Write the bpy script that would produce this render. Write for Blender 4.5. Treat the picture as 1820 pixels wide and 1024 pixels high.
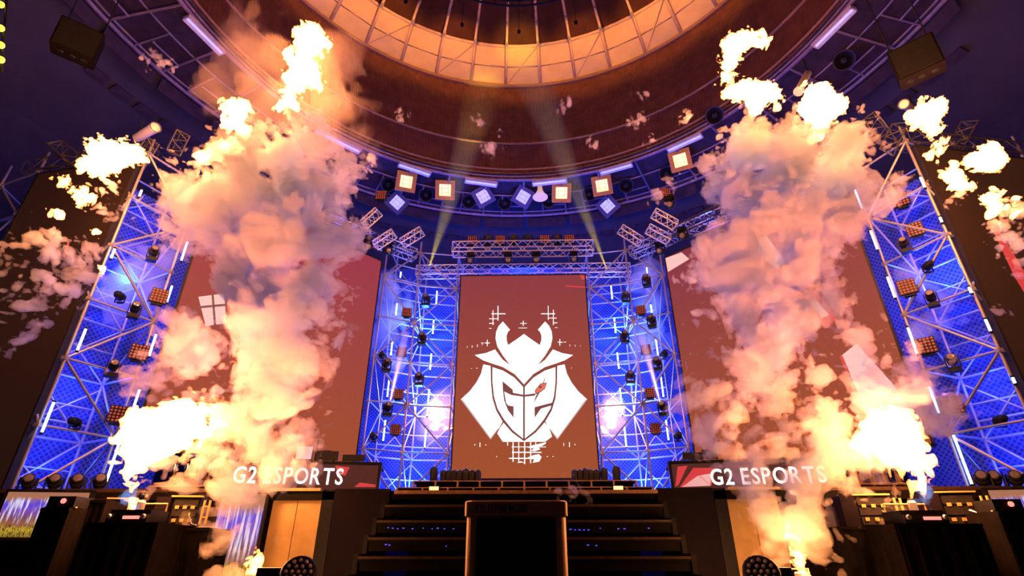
import bpy, bmesh, math, random
import numpy as np
from mathutils import Vector, Matrix
random.seed(7)
for o in list(bpy.data.objects): bpy.data.objects.remove(o)
S = bpy.context.scene
C = S.collection
R = math.radians
# ------------------------------------------------------------------ camera, world, exposure
F, TH, YAW, CZ = 940.0, R(27.3), R(1.35), 1.2
cam_d = bpy.data.cameras.new('camera'); cam = bpy.data.objects.new('camera', cam_d); C.objects.link(cam)
cam_d.sensor_width = 36.0; cam_d.lens = F / 1820 * 36; cam_d.clip_start = 0.05; cam_d.clip_end = 300
cam.location = (0, 0, CZ); cam.rotation_euler = (math.pi/2 + TH, 0, YAW)
S.camera = cam
W = bpy.data.worlds.new('dark_hall'); S.world = W; W.use_nodes = True
W.node_tree.nodes['Background'].inputs[0].default_value = (0.02, 0.008, 0.03, 1)
W.node_tree.nodes['Background'].inputs[1].default_value = 0.05
vs = S.view_settings
vs.view_transform = 'Standard'; vs.look = 'None'; vs.gamma = 1.0; vs.use_curve_mapping = False; vs.exposure = 0.0
cy = S.cycles
cy.transparent_max_bounces = 96; cy.volume_bounces = 2; cy.max_bounces = 4; cy.diffuse_bounces = 2; cy.glossy_bounces = 2
cy.sample_clamp_indirect = 6.0; cy.sample_clamp_direct = 0.0; cy.adaptive_threshold = 0.08; cy.adaptive_min_samples = 16

# ------------------------------------------------------------------ helpers
def ray(px, py):
    u = (px-910)/F; v = (512-py)/F
    d = (u, math.cos(TH)-v*math.sin(TH), math.sin(TH)+v*math.cos(TH))
    c, s = math.cos(YAW), math.sin(YAW)
    return Vector((c*d[0]-s*d[1], s*d[0]+c*d[1], d[2]))
EYE = Vector((0, 0, CZ))
def at_y(px, py, Y): d = ray(px, py); return EYE + d*(Y/d.y)
def at_z(px, py, Z): d = ray(px, py); return EYE + d*((Z-CZ)/d.z)
def mpp(px, py, Y):                      # metres per photograph pixel at that point
    d = ray(px, py); return (Y/d.y)/F

def nt(m): return m.node_tree.nodes, m.node_tree.links
def mat(name, col, rough=0.6, metal=0.0, var=0.12, scale=6.0, emis=None, es=0.0, bump=0.0, spec=.5):
    m = bpy.data.materials.new(name); m.use_nodes = True; n, l = nt(m); b = n['Principled BSDF']
    b.inputs['Roughness'].default_value = rough; b.inputs['Metallic'].default_value = metal; b.inputs['Specular IOR Level'].default_value = spec
    tc = n.new('ShaderNodeTexCoord'); no = n.new('ShaderNodeTexNoise'); no.inputs['Scale'].default_value = scale; no.inputs['Detail'].default_value = 4
    l.new(tc.outputs['Object'], no.inputs['Vector'])
    r = n.new('ShaderNodeValToRGB')
    r.color_ramp.elements[0].position = 0.3; r.color_ramp.elements[1].position = 0.7
    r.color_ramp.elements[0].color = tuple(c*(1-var) for c in col)+(1,); r.color_ramp.elements[1].color = tuple(min(1, c*(1+var)) for c in col)+(1,)
    l.new(no.outputs['Fac'], r.inputs['Fac']); l.new(r.outputs['Color'], b.inputs['Base Color'])
    if bump:
        bp = n.new('ShaderNodeBump'); bp.inputs['Strength'].default_value = bump; l.new(no.outputs['Fac'], bp.inputs['Height']); l.new(bp.outputs['Normal'], b.inputs['Normal'])
    if emis: b.inputs['Emission Color'].default_value = tuple(emis)+(1,); b.inputs['Emission Strength'].default_value = es
    return m
def volmat(name, density, col=(.95, .9, .88), aniso=0.15, absorb=None, emis=None, es=0.0):
    m = bpy.data.materials.new(name); m.use_nodes = True; n, l = nt(m); n.remove(n['Principled BSDF']); out = n['Material Output']
    sh = None
    if density:
        sh = n.new('ShaderNodeVolumeScatter'); sh.inputs['Color'].default_value = tuple(col)+(1,); sh.inputs['Density'].default_value = density; sh.inputs['Anisotropy'].default_value = aniso
    if emis:
        e = n.new('ShaderNodeEmission'); e.inputs['Color'].default_value = tuple(emis)+(1,); e.inputs['Strength'].default_value = es
        if sh:
            a = n.new('ShaderNodeAddShader'); l.new(sh.outputs[0], a.inputs[0]); l.new(e.outputs[0], a.inputs[1]); sh = a
        else: sh = e
    l.new(sh.outputs[0], out.inputs['Volume'])
    m.cycles.homogeneous_volume = True
    m.cycles.volume_sampling = 'MULTIPLE_IMPORTANCE'
    return m

class MB:
    def __init__(s): s.v = []; s.f = []
    def add(s, v, f):
        o = len(s.v); s.v += [tuple(p) for p in v]; s.f += [tuple(o+i for i in q) for q in f]; return s
    def box(s, cx, cy, cz, sx, sy, sz, M=None):
        v = [Vector((cx+a*sx/2, cy+b*sy/2, cz+c*sz/2)) for a, b, c in ((-1,-1,-1),(1,-1,-1),(1,1,-1),(-1,1,-1),(-1,-1,1),(1,-1,1),(1,1,1),(-1,1,1))]
        if M is not None: v = [M @ p for p in v]
        return s.add(v, ((0,3,2,1),(4,5,6,7),(0,1,5,4),(1,2,6,5),(2,3,7,6),(3,0,4,7)))
    def tube(s, p0, p1, r0, r1=None, n=8, cap=True):
        r1 = r0 if r1 is None else r1
        p0, p1 = Vector(p0), Vector(p1); q = (p1-p0).to_track_quat('Z', 'Y')
        v = []
        for p, r in ((p0, r0), (p1, r1)):
            v += [p + q @ Vector((r*math.cos(2*math.pi*i/n), r*math.sin(2*math.pi*i/n), 0)) for i in range(n)]
        f = [(i, (i+1) % n, n+(i+1) % n, n+i) for i in range(n)]
        if cap: f += [tuple(range(n-1, -1, -1)), tuple(range(n, 2*n))]
        return s.add(v, f)
    def path(s, pts, r, n=6, closed=False):
        pts = [Vector(p) for p in pts]; N = len(pts); v = []
        for i, p in enumerate(pts):
            a = pts[(i-1) % N] if (closed or i) else p; b = pts[(i+1) % N] if (closed or i < N-1) else p
            t = (b-a).normalized(); up = Vector((0, 0, 1)) if abs(t.z) < .9 else Vector((0, 1, 0))
            x = t.cross(up).normalized(); y = x.cross(t)
            rr = r[i] if isinstance(r, (list, tuple)) else r
            v += [p + x*(rr*math.cos(2*math.pi*k/n)) + y*(rr*math.sin(2*math.pi*k/n)) for k in range(n)]
        f = []
        for i in range(N if closed else N-1):
            j = (i+1) % N
            f += [(i*n+k, i*n+(k+1) % n, j*n+(k+1) % n, j*n+k) for k in range(n)]
        if not closed: f += [tuple(range(n-1, -1, -1)), tuple((N-1)*n+k for k in range(n))]
        return s.add(v, f)
    def lathe(s, prof, n=16, M=None, a0=0.0, a1=2*math.pi):
        full = abs(a1-a0-2*math.pi) < 1e-6; m = n if full else n+1
        v = [Vector((r*math.cos(a0+(a1-a0)*i/n), r*math.sin(a0+(a1-a0)*i/n), z)) for r, z in prof for i in range(m)]
        if M is not None: v = [M @ p for p in v]
        f = []
        for k in range(len(prof)-1):
            for i in range(n):
                j = (i+1) % m
                f.append((k*m+i, k*m+j, (k+1)*m+j, (k+1)*m+i))
        return s.add(v, f)
    def prism(s, poly, t, M=None):          # polygon in xz, thickness t along -y..0
        n = len(poly); v = [Vector((x, -t, z)) for x, z in poly] + [Vector((x, 0, z)) for x, z in poly]
        if M is not None: v = [M @ p for p in v]
        return s.add(v, [tuple(range(n)), tuple(range(2*n-1, n-1, -1))] + [(i, n+i, n+(i+1) % n, (i+1) % n) for i in range(n)])
    def mesh(s, name='mesh', smooth=False):
        me = bpy.data.meshes.new(name); me.from_pydata(s.v, [], s.f); me.update()
        if smooth: me.polygons.foreach_set('use_smooth', [True]*len(me.polygons))
        return me
def obj(name, me, m=None, parent=None, loc=None, rot=None, scale=None, mtx=None, smooth=False):
    if isinstance(me, MB): me = me.mesh(name, smooth)
    if m is not None and not me.materials: me.materials.append(m)
    o = bpy.data.objects.new(name, me); C.objects.link(o)
    if parent: o.parent = parent
    if mtx is not None: o.matrix_basis = mtx
    else:
        if loc is not None: o.location = loc
        if rot is not None: o.rotation_euler = rot
        if scale is not None: o.scale = scale
    return o
def tag(o, label=None, cat=None, group=None, kind=None):
    if label: o['label'] = label
    if cat: o['category'] = cat
    if group: o['group'] = group
    if kind: o['kind'] = kind
    return o
def thing(name, label, cat, loc=(0,0,0), rot=(0,0,0), group=None, kind=None):
    o = bpy.data.objects.new(name, None); C.objects.link(o); o.location = loc; o.rotation_euler = rot; o.empty_display_size = .1
    return tag(o, label, cat, group, kind)
def struct(name, me, m, label=None, parent=None, **k):
    o = obj(name, me, m, parent, **k); o['kind'] = 'structure'
    if label: o['label'] = label
    return o
def copy_tree(root):
    c = root.copy(); C.objects.link(c)
    for ch in root.children:
        d = ch.copy(); C.objects.link(d); d.parent = c
        for g in ch.children:
            e = g.copy(); C.objects.link(e); e.parent = d
    return c
def light(name, loc, col, power, radius=.1, kind='POINT', target=None, spot=None, blend=.3):
    d = bpy.data.lights.new(name, kind); d.color = col; d.energy = power
    if kind == 'AREA': d.size = radius
    else: d.shadow_soft_size = radius
    if spot: d.spot_size = spot; d.spot_blend = blend
    o = bpy.data.objects.new(name, d); C.objects.link(o); o.location = loc
    if target is not None: o.rotation_euler = (Vector(target)-Vector(loc)).to_track_quat('-Z', 'Y').to_euler()
    return o
_cyl = {}
def rod(name, p0, p1, r, m, parent=None, n=6):
    """a straight round tube from p0 to p1 (in the parent's space), sharing one unit mesh per material"""
    k = (m.name, n)
    if k not in _cyl:
        me = MB().tube((0,0,0), (0,0,1), 1, n=n).mesh('tube', True); me.materials.append(m); _cyl[k] = me
    p0, p1 = Vector(p0), Vector(p1); d = p1-p0
    M = Matrix.Translation(p0) @ d.to_track_quat('Z', 'Y').to_matrix().to_4x4() @ Matrix.Diagonal((r, r, d.length, 1))
    return obj(name, _cyl[k], None, parent, mtx=M)
_bx = {}
def slab(name, c, size, m, parent=None, rot=None):
    k = m.name
    if k not in _bx:
        me = MB().box(0,0,0,1,1,1).mesh('block'); me.materials.append(m); _bx[k] = me
    return obj(name, _bx[k], None, parent, loc=c, rot=rot, scale=size)

# ---- implicit clouds: blobs + billowed noise, meshed with surface nets (numpy only)
def lattice(rs, n=48): return rs.rand(n, n, n).astype(np.float32)*2-1
def vnoise(P, L):
    n = L.shape[0]; i = np.floor(P).astype(np.int32); f = P-i; f = f*f*(3-2*f)
    i0 = i % n; i1 = (i+1) % n
    x0, y0, z0 = i0[..., 0], i0[..., 1], i0[..., 2]; x1, y1, z1 = i1[..., 0], i1[..., 1], i1[..., 2]
    fx, fy, fz = f[..., 0], f[..., 1], f[..., 2]
    a = L[x0,y0,z0]*(1-fx)+L[x1,y0,z0]*fx; b = L[x0,y1,z0]*(1-fx)+L[x1,y1,z0]*fx
    c = L[x0,y0,z1]*(1-fx)+L[x1,y0,z1]*fx; d = L[x0,y1,z1]*(1-fx)+L[x1,y1,z1]*fx
    return (a*(1-fy)+b*fy)*(1-fz)+(c*(1-fy)+d*fy)*fz
def surface_nets(g, org, h):
    ins = g < 0; nx, ny, nz = g.shape
    idx = np.zeros(8, object); c = np.zeros((nx-1, ny-1, nz-1), np.int8)
    corner = [(i, j, k) for i in (0,1) for j in (0,1) for k in (0,1)]
    for (i, j, k) in corner: c += ins[i:nx-1+i, j:ny-1+j, k:nz-1+k]
    act = (c > 0) & (c < 8); A = np.argwhere(act); vid = -np.ones(act.shape, np.int64); vid[act] = np.arange(len(A))
    acc = np.zeros((len(A), 3)); cnt = np.zeros(len(A))
    for ax in range(3):
        for o in corner:
            if o[ax]: continue
            e = list(o); e[ax] = 1
            g0 = g[A[:,0]+o[0], A[:,1]+o[1], A[:,2]+o[2]]; g1 = g[A[:,0]+e[0], A[:,1]+e[1], A[:,2]+e[2]]
            w = (g0 < 0) != (g1 < 0); t = np.where(w, g0/np.where(g0 == g1, 1, g0-g1), 0)
            p = np.tile(np.array(o, float), (len(A), 1)); p[:, ax] += t
            acc += p*w[:, None]; cnt += w
    V = (A + acc/cnt[:, None])*h + org
    Q = []
    for ax in range(3):
        s0 = [slice(None)]*3; s1 = [slice(None)]*3; s0[ax] = slice(0, -1); s1[ax] = slice(1, None)
        a, b = ins[tuple(s0)], ins[tuple(s1)]
        u, v = (ax+1) % 3, (ax+2) % 3
        for flip in (0, 1):
            E = np.argwhere((a & ~b) if flip == 0 else (~a & b))
            E = E[(E[:, u] > 0) & (E[:, v] > 0) & (E[:, u] < g.shape[u]-1) & (E[:, v] < g.shape[v]-1)]
            def vv(du, dv):
                q = E.copy(); q[:, u] += du; q[:, v] += dv; return vid[q[:, 0], q[:, 1], q[:, 2]]
            quad = np.stack([vv(-1,-1), vv(0,-1), vv(0,0), vv(-1,0)], 1)
            Q.append(quad if flip == 0 else quad[:, ::-1])
    return V, np.concatenate(Q)
def cloud(name, blobs, cell, octs, m, seed=1, k=0.1, bias=0.0, stretch=(1,1,1), rough=0.0, parent=None, detach=0.0):
    """blobs: (x,y,z,r). octs: (frequency per metre, amplitude m). |noise| billows outwards."""
    rs = np.random.RandomState(seed); B = np.array(blobs, np.float32)
    pad = sum(a for _, a in octs)*0.6 + 3*cell
    lo = (B[:, :3]-B[:, 3:]).min(0)-pad; hi = (B[:, :3]+B[:, 3:]).max(0)+pad
    N = np.ceil((hi-lo)/cell).astype(int)+1
    ax = [lo[i]+np.arange(N[i], dtype=np.float32)*cell for i in range(3)]
    s = np.full(N, 9.0, np.float32)
    for x, y, z, r in B:
        q = r+pad*1.5
        sl = tuple(slice(max(0, int((c-q-lo[i])/cell)), max(1, int((c+q-lo[i])/cell)+2)) for i, c in enumerate((x, y, z)))
        X, Y, Z = np.meshgrid(*[ax[i][sl[i]] for i in range(3)], indexing='ij')
        d = np.sqrt((X-x)**2+(Y-y)**2+(Z-z)**2)-r
        o = s[sl]; h = np.clip(.5+.5*(o-d)/k, 0, 1); s[sl] = o*(1-h)+d*h-k*h*(1-h)
    near = np.abs(s) < pad*1.6
    I = np.argwhere(near); P = (I*cell+lo).astype(np.float32)
    tot = np.zeros(len(P), np.float32)
    warp = np.stack([vnoise(P*1.1+w, lattice(rs)) for w in (0, 5.3, 9.1)], 1)*0.25
    for f, a in octs:
        nz = vnoise((P+warp)*f*np.array(stretch, np.float32)+rs.rand(3)*40, lattice(rs))
        tot += a*(np.abs(nz)*2.2-.75) if rough == 0 else a*((1-rough)*(np.abs(nz)*2.2-.75)+rough*nz*1.3)
    s[near] -= tot+bias
    s[0]=s[-1]=1; s[:,0]=s[:,-1]=1; s[:,:,0]=s[:,:,-1]=1
    V, Q = surface_nets(s, lo, cell)
    me = bpy.data.meshes.new(name)
    me.vertices.add(len(V)); me.vertices.foreach_set('co', V.astype(np.float32).ravel())
    me.loops.add(len(Q)*4); me.loops.foreach_set('vertex_index', Q.ravel().astype(np.int32))
    me.polygons.add(len(Q)); me.polygons.foreach_set('loop_start', np.arange(0, len(Q)*4, 4, dtype=np.int32))
    me.update(calc_edges=True); me.validate()
    me.materials.append(m)
    c = V.mean(0); c[2] = V[:, 2].min(); me.transform(Matrix.Translation(-Vector(c)))
    o = obj(name, me, None, parent, loc=Vector(c))
    return o
def px_blobs(L, Y, jit=0.4, seed=0, rs=1.0):
    rr = random.Random(seed); out = []
    for px, py, r in L:
        y = Y+rr.uniform(-jit, jit); p = at_y(px, py, y); out.append((p.x, p.y, p.z, r*rs*mpp(px, py, y)))
    return out

# ------------------------------------------------------------------ materials
M_ = {}
M_['floor'] = mat('black_floor', (.008,.007,.007), .7, var=.3, scale=2, spec=.1)
M_['deck'] = mat('stage_black', (.009,.007,.007), .6, var=.3, scale=3, spec=.08)
M_['wallp'] = mat('purple_black_board', (.010,.006,.012), .6, var=.2, scale=4, spec=.08)
M_['gold'] = mat('gold_painted_board', (.62,.42,.16), .45, var=.12, scale=5)
M_['drape'] = mat('black_drape', (.008,.006,.006), .9, var=.3, scale=8, bump=.3, spec=.03)
M_['black'] = mat('black_metal', (.012,.012,.014), .5, .1, var=.3, scale=20, spec=.2)
M_['plastic'] = mat('dark_plastic', (.025,.022,.024), .45, var=.3, scale=20, spec=.25)
M_['steel'] = mat('galvanised_steel', (.42,.40,.42), .42, .5, var=.2, scale=30)
M_['alu'] = mat('aluminium', (.75,.74,.76), .35, .6, var=.12, scale=30)
M_['dtruss'] = mat('dark_truss_paint', (.10,.09,.11), .45, .5, var=.3, scale=30)
M_['roof'] = mat('grey_roof_panel', (.075,.07,.10), .85, var=.15, scale=.6, bump=.1)
M_['drum'] = mat('brown_slats', (.26,.105,.115), .75, var=.2, scale=1.5)
M_['drumline'] = mat('tan_rail', (.42,.24,.18), .6)
M_['panel'] = mat('cream_panel', (.80,.62,.38), .7, var=.12, scale=.8)
M_['darkglass'] = mat('dark_roof_glass', (.085,.035,.022), .7, var=.3, scale=.7, spec=.05)
M_['rib'] = mat('painted_rib', (.80,.58,.42), .5, var=.15, scale=3)
M_['catplate'] = mat('catwalk_underside', (.06,.04,.065), .7, var=.3, scale=2)
M_['cat'] = mat('catwalk_steel', (.34,.27,.38), .5, .2, var=.2, scale=5)
M_['net'] = None
M_['chrome'] = mat('chrome', (.8,.78,.75), .18, 1.0, var=.05)
M_['brass'] = mat('brass_gold', (.78,.50,.18), .46, .4, var=.08, scale=12)
M_['stepedge'] = mat('worn_step_edge', (.07,.035,.018), .5, .1, var=.3, scale=14)
M_['edge'] = mat('step_edge', (.45,.26,.14), .4, .2, var=.2, scale=14)
M_['letter'] = mat('lit_white', (.9,.9,.9), .5, emis=(1,.96,.93), es=1.6)
M_['ink'] = mat('printed_ink', (.02,.012,.01), .6)
M_['ledtube'] = mat('led_tube_light', (.8,.9,1), .4, emis=(.42,.66,1), es=7.0)
M_['whitebar'] = mat('white_fixture', (.75,.72,.78), .5)
M_['bulbwarm'] = mat('warm_lamp_glass', (.9,.7,.4), .3, emis=(1,.60,.28), es=1.5)
M_['bulbcool'] = mat('cool_lamp_glass', (.6,.6,.9), .3, emis=(.42,.42,1), es=1.0)
M_['lensred'] = mat('red_led_lens', (.4,.10,.09), .3, emis=(1,.16,.14), es=.18)
M_['lens'] = mat('lamp_lens', (.25,.22,.3), .15, .2)
M_['bulb'] = mat('white_lamp_face', (.8,.7,.65), .35)
M_['bell'] = mat('lit_lamp_shade', (.8,.65,.55), .4, emis=(1,.55,.38), es=.55)
M_['yellow'] = mat('yellow_led', (.9,.9,.1), .4, emis=(.8,.85,.05), es=2)
M_['bluedot'] = mat('blue_reflection', (.1,.1,.9), .4, emis=(.10,.08,1), es=1.0)
M_['reddisp'] = mat('red_display', (.5,.1,.1), .4, emis=(1,.25,.2), es=1.6)
M_['fixwarm'] = mat('ochre_frame', (.80,.34,.05), .5)
M_['fixblue'] = mat('navy_frame', (.08,.08,.20), .5)

def netmat():
    m = mat('scaffold_net', (.10,.16,.60), .85, var=.1, scale=3); n, l = nt(m); b = n['Principled BSDF']
    tc = n.new('ShaderNodeTexCoord'); hs = []
    for a in (45, -45):
        mp = n.new('ShaderNodeMapping'); mp.inputs['Rotation'].default_value = (0, R(a), 0)
        w = n.new('ShaderNodeTexWave'); w.inputs['Scale'].default_value = 2.6; w.wave_profile = 'SIN'
        l.new(tc.outputs['Object'], mp.inputs['Vector']); l.new(mp.outputs[0], w.inputs['Vector']); hs.append(w)
    mx = n.new('ShaderNodeMath'); mx.operation = 'MAXIMUM'; l.new(hs[0].outputs['Fac'], mx.inputs[0]); l.new(hs[1].outputs['Fac'], mx.inputs[1])
    r = n.new('ShaderNodeValToRGB'); r.color_ramp.elements[0].position = .55; r.color_ramp.elements[1].position = .95
    r.color_ramp.elements[0].color = (.018,.032,.22,1); r.color_ramp.elements[1].color = (.075,.13,.58,1)  # deep blue of the lamp wash is put into the net colour
    l.new(mx.outputs[0], r.inputs['Fac']); l.new(r.outputs['Color'], b.inputs['Base Color'])
    return m
M_['net'] = netmat()

# ------------------------------------------------------------------ hall: floor, drum, dome, catwalk, roof
DX, DY = -0.1, 12.25
struct('floor', MB().box(0, 25, -.1, 110, 110, .2), M_['floor'], 'dark hall floor in front of the stage')
hall = thing('wall_drum', 'brown slatted drum wall under the glazed dome', None, (DX, DY, 0), kind='structure')
def pol(r, a, z): return Vector((r*math.sin(a), r*math.cos(a), z))      # a measured from +y, in the drum's frame
prof = [(15.1, 23.2), (15.15, 23.5), (15.86, 26.8), (16.6, 30.3), (17.5, 34.47)]
mb = MB(); NS = 720
vv = []; ff = []
for k, (r, z) in enumerate(prof):
    for i in range(NS*2): vv.append(pol(r+(.07 if i % 2 else 0), math.pi*i/NS, z))
for k in range(len(prof)-1):
    for i in range(NS*2):
        j = (i+1) % (NS*2); ff.append((k*NS*2+i, (k+1)*NS*2+i, (k+1)*NS*2+j, k*NS*2+j))
obj('slat_wall', mb.add(vv, ff), M_['drum'], hall)
for t, r in ((.05,.07), (.09,.07), (.335,.08), (.985,.16)):
    rr = 15.1+2.4*t-.08; z = 23.2+11.27*t
    obj('rail', MB().path([pol(rr, 2*math.pi*i/120, z) for i in range(120)], r, 6, True), M_['drumline'], hall)

dome = thing('ceiling_dome', 'glazed dome with orange lit panels between pale ribs', None, (DX, DY, 0), (0, 0, R(3.6)), kind='structure')
def panel(r0, z0, r1, z1, a0, a1, t=.05):
    v = [pol(r0, a0, z0), pol(r0, a1, z0), pol(r1, a1, z1), pol(r1, a0, z1)]
    c = sum(v, Vector())/4; n = (v[1]-v[0]).cross(v[3]-v[0]).normalized(); w = [p+n*t for p in v]
    return MB().add(v+w, ((0,1,2,3),(7,6,5,4),(0,4,5,1),(1,5,6,2),(2,6,7,3),(3,7,4,0)))
da = math.pi*2/40; g = .006
bands = [('lower_panel', 17.5, 34.5, 16.63, 35.5, 'panel'), ('upper_panel', 16.57, 35.56, 15.70, 36.56, 'panel'), ('glass_pane', 15.55, 36.75, 8.2, 40.2, 'darkglass')]
bm_ = {}
for nm, r0, z0, r1, z1, mk in bands:
    me = panel(r0, z0, r1, z1, g, da-g).mesh(nm); me.materials.append(M_[mk]); bm_[nm] = me
rib_me = MB().path([(0, 17.38, 34.4), (0, 15.55, 36.5), (0, 12.0, 38.3), (0, 8.2, 40.0)], .11, 6).mesh('rib', True); rib_me.materials.append(M_['rib'])
br_me = MB().path([pol(17.3, .01, 34.6), pol(15.6, da-.01, 36.45)], .045, 5).mesh('brace'); br_me.materials.append(M_['rib'])
bk_me = MB().box(0, 15.3, 36.5, .22, .3, .3).box(0, 14.0, 37.1, .16, .22, .22).mesh('bracket'); bk_me.materials.append(M_['alu'])
for i in range(40):
    rz = -i*da
    for nm, me in bm_.items(): obj(nm, me, None, dome, rot=(0, 0, rz))
    obj('rib', rib_me, None, dome, rot=(0, 0, rz)); obj('bracket', bk_me, None, dome, rot=(0, 0, rz))
    if i % 2 == 0: obj('brace', br_me, None, dome, rot=(0, 0, rz))
for r, z, w in ((17.45, 34.5, .12), (16.5, 35.5, .06), (15.55, 36.6, .12)):
    obj('ring_beam', MB().path([pol(r, 2*math.pi*i/80, z) for i in range(80)], w, 6, True), M_['rib'], dome)
ringlamp = thing('ring_truss', 'black round truss hanging under the middle of the dome', 'truss', (DX, DY, 31.4))
for r, z in ((8.6, 0), (8.6, .5), (8.0, 0), (8.0, .5)):
    obj('ring_tube', MB().path([pol(r, 2*math.pi*i/72, z) for i in range(72)], .07, 6, True), M_['black'], ringlamp)
mb = MB()
for i in range(72): mb.path([pol(8.6, 2*math.pi*i/72, 0), pol(8.0, 2*math.pi*(i+.5)/72, .5)], .03, 4).path([pol(8.0, 2*math.pi*i/72, 0), pol(8.6, 2*math.pi*(i+.5)/72, .5)], .03, 4)
obj('lacing', mb, M_['black'], ringlamp)
for a in (0, 120, 240): rod('hanger', pol(8.3, R(a), .5), pol(8.3, R(a), 8.4), .03, M_['black'], ringlamp)

ZC = 23.2
cat = thing('ceiling_catwalk', 'ring catwalk carrying lamps around the drum', None, (DX, DY, ZC), kind='structure')
obj('plate', MB().lathe([(15.0, .35), (19.2, .35), (19.2, .45), (15.0, .45), (15.0, .35)], 120), M_['catplate'], cat)
for r, z, w in ((15.1, 0, .10), (15.1, .3, .06), (17.0, .2, .05), (19.1, 0, .09), (19.1, .35, .06)):
    obj('ring_rail', MB().path([pol(r, 2*math.pi*i/120, z) for i in range(120)], w, 6, True), M_['cat'], cat)
for i in range(-13, 14):
    a = da*i+R(.8)
    rod('beam', pol(15.1, a, .1), pol(19.1, a, .1), .07, M_['cat'], cat)
    rod('strut', pol(17.0, a+da*.45, .15), pol(19.1, a+da*.45, .0), .05, M_['cat'], cat)
    rod('cross_bar', pol(17.9, a+da*.47, -.05), pol(17.9, a+da*.98, -.05), .05, M_['cat'], cat)
    b = obj('edge_board', MB().lathe([(19.25, -.1), (19.25, -.9), (19.32, -.9), (19.32, -.1), (19.25, -.1)], 4, a0=math.pi/2-a-da*.94, a1=math.pi/2-a-da*.06), M_['catplate'], cat)
struct('ceiling', MB().lathe([(19.2, 23.6), (26, 21.2), (45, 12.0), (45.2, 12.3), (26, 21.6), (19.2, 24.0), (19.2, 23.6)], 96), M_['roof'], 'sloping roof around the catwalk washed blue and purple', loc=(DX, DY, 0))
rf = bpy.data.objects['ceiling']
vent = MB().box(0, 0, 0, .95, .5, .1).mesh('vent_panel'); vent.materials.append(M_['catplate'])
for i in range(-22, 23):
    a = R(3.4)*i; p = pol(21.6, a, 22.6)
    obj('vent_panel', vent, None, rf, loc=p, rot=(R(-19.4), 0, -a))
struct('wall_back', MB().lathe([(45, -.1), (45, 12.1), (45.3, 12.1), (45.3, -.1), (45, -.1)], 96), M_['roof'], 'dim curved outer wall of the hall', loc=(DX, DY, 0))

# ------------------------------------------------------------------ stage platform, front wall, staircase
ZD = 2.13
stage = thing('stage_platform', 'raised black stage with a boarded front', None, (0, 8.4, 0), kind='structure')
obj('deck', MB().box(0, 8.8, ZD-.06, 38, 17.6, .12), M_['deck'], stage)
obj('front_edge', MB().box(0, -.02, ZD-.02, 3.9, .06, .05), M_['edge'], stage)
for s in (-1, 1):
    x0 = -.04
    def pz(a, b, nm, mk, y=0., t=.08, z0=0., z1=ZD+.03): obj(nm, MB().box(s*(a+b)/2+x0, y, (z0+z1)/2, b-a, t, z1-z0), M_[mk], stage)
    pz(1.98, 2.80, 'front_board', 'wallp'); pz(2.82, 3.0, 'corner_board', 'black', .04)
    pz(3.02, 3.38, 'gold_board', 'gold', .12); pz(3.39, 3.76, 'gold_board', 'gold', .12)
    pz(3.02, 3.78, 'gold_cap', 'gold', .03, .2, ZD+.0, ZD+.04)
    for k in range(8): pz(3.8+k*1.6, 5.38+k*1.6, 'front_board', 'deck', .16)
    obj('edge_trim', MB().box(s*11+x0, .05, ZD+.02, 14.4, .12, .05), M_['stepedge'], stage)
obj('under_board', MB().box(-.04, 1.6, 1.0, 3.9, .08, 2.0), M_['black'], stage)
st = thing('staircase', 'wide dark staircase leading up to the middle of the stage', None, (-.03, 8.4, 0), kind='structure')
for i in range(1, 10):
    z = ZD-.22*i+.0; y = -.30*i
    w = 3.9+.03*i
    s_ = obj('step', MB().box(0, y+.15, z-.03, w, .34, .06).box(0, y+.03, z-.11, w, .03, .10), M_['deck'], st)
    obj('nosing', MB().box(0, y-.03, z-.015, w, .025, .03), M_['stepedge'], s_)
for s in (-1, 1):
    for i in range(1, 10): obj('stringer', MB().box(s*(1.99+.015*i), -.30*i+.15, (ZD-.22*i)/2, .06, .30, max(.05, ZD-.22*i+.06)), M_['black'], st)
rr = random.Random(3)
for (px, py) in [(690,938),(698,939),(707,940),(717,939),(733,940),(752,939),(768,940),(778,939),(790,940),(806,940),(1014,941),(1022,942),(1030,942),(1038,942),(1046,942),(1067,939),(1099,940),(1110,940),(1153,939),(686,968),(692,969),(793,971),(1045,969),(1060,970)]:
    p = at_y(px, py, 7.75 if py < 950 else 7.45)
    o = obj('reflection_dot', MB().box(0,0,0, .012+.02*rr.random(), .012, .012), M_['bluedot'], st, loc=(p.x+.03, p.y-8.4, p.z))  # glowing dots painted in for blue reflections behind the open risers
struct('wall_netting', MB().box(0, 24.6, 8.6, 17, .06, 13), M_['net'], 'blue lit netting hung behind the centre scaffolds')

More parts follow.
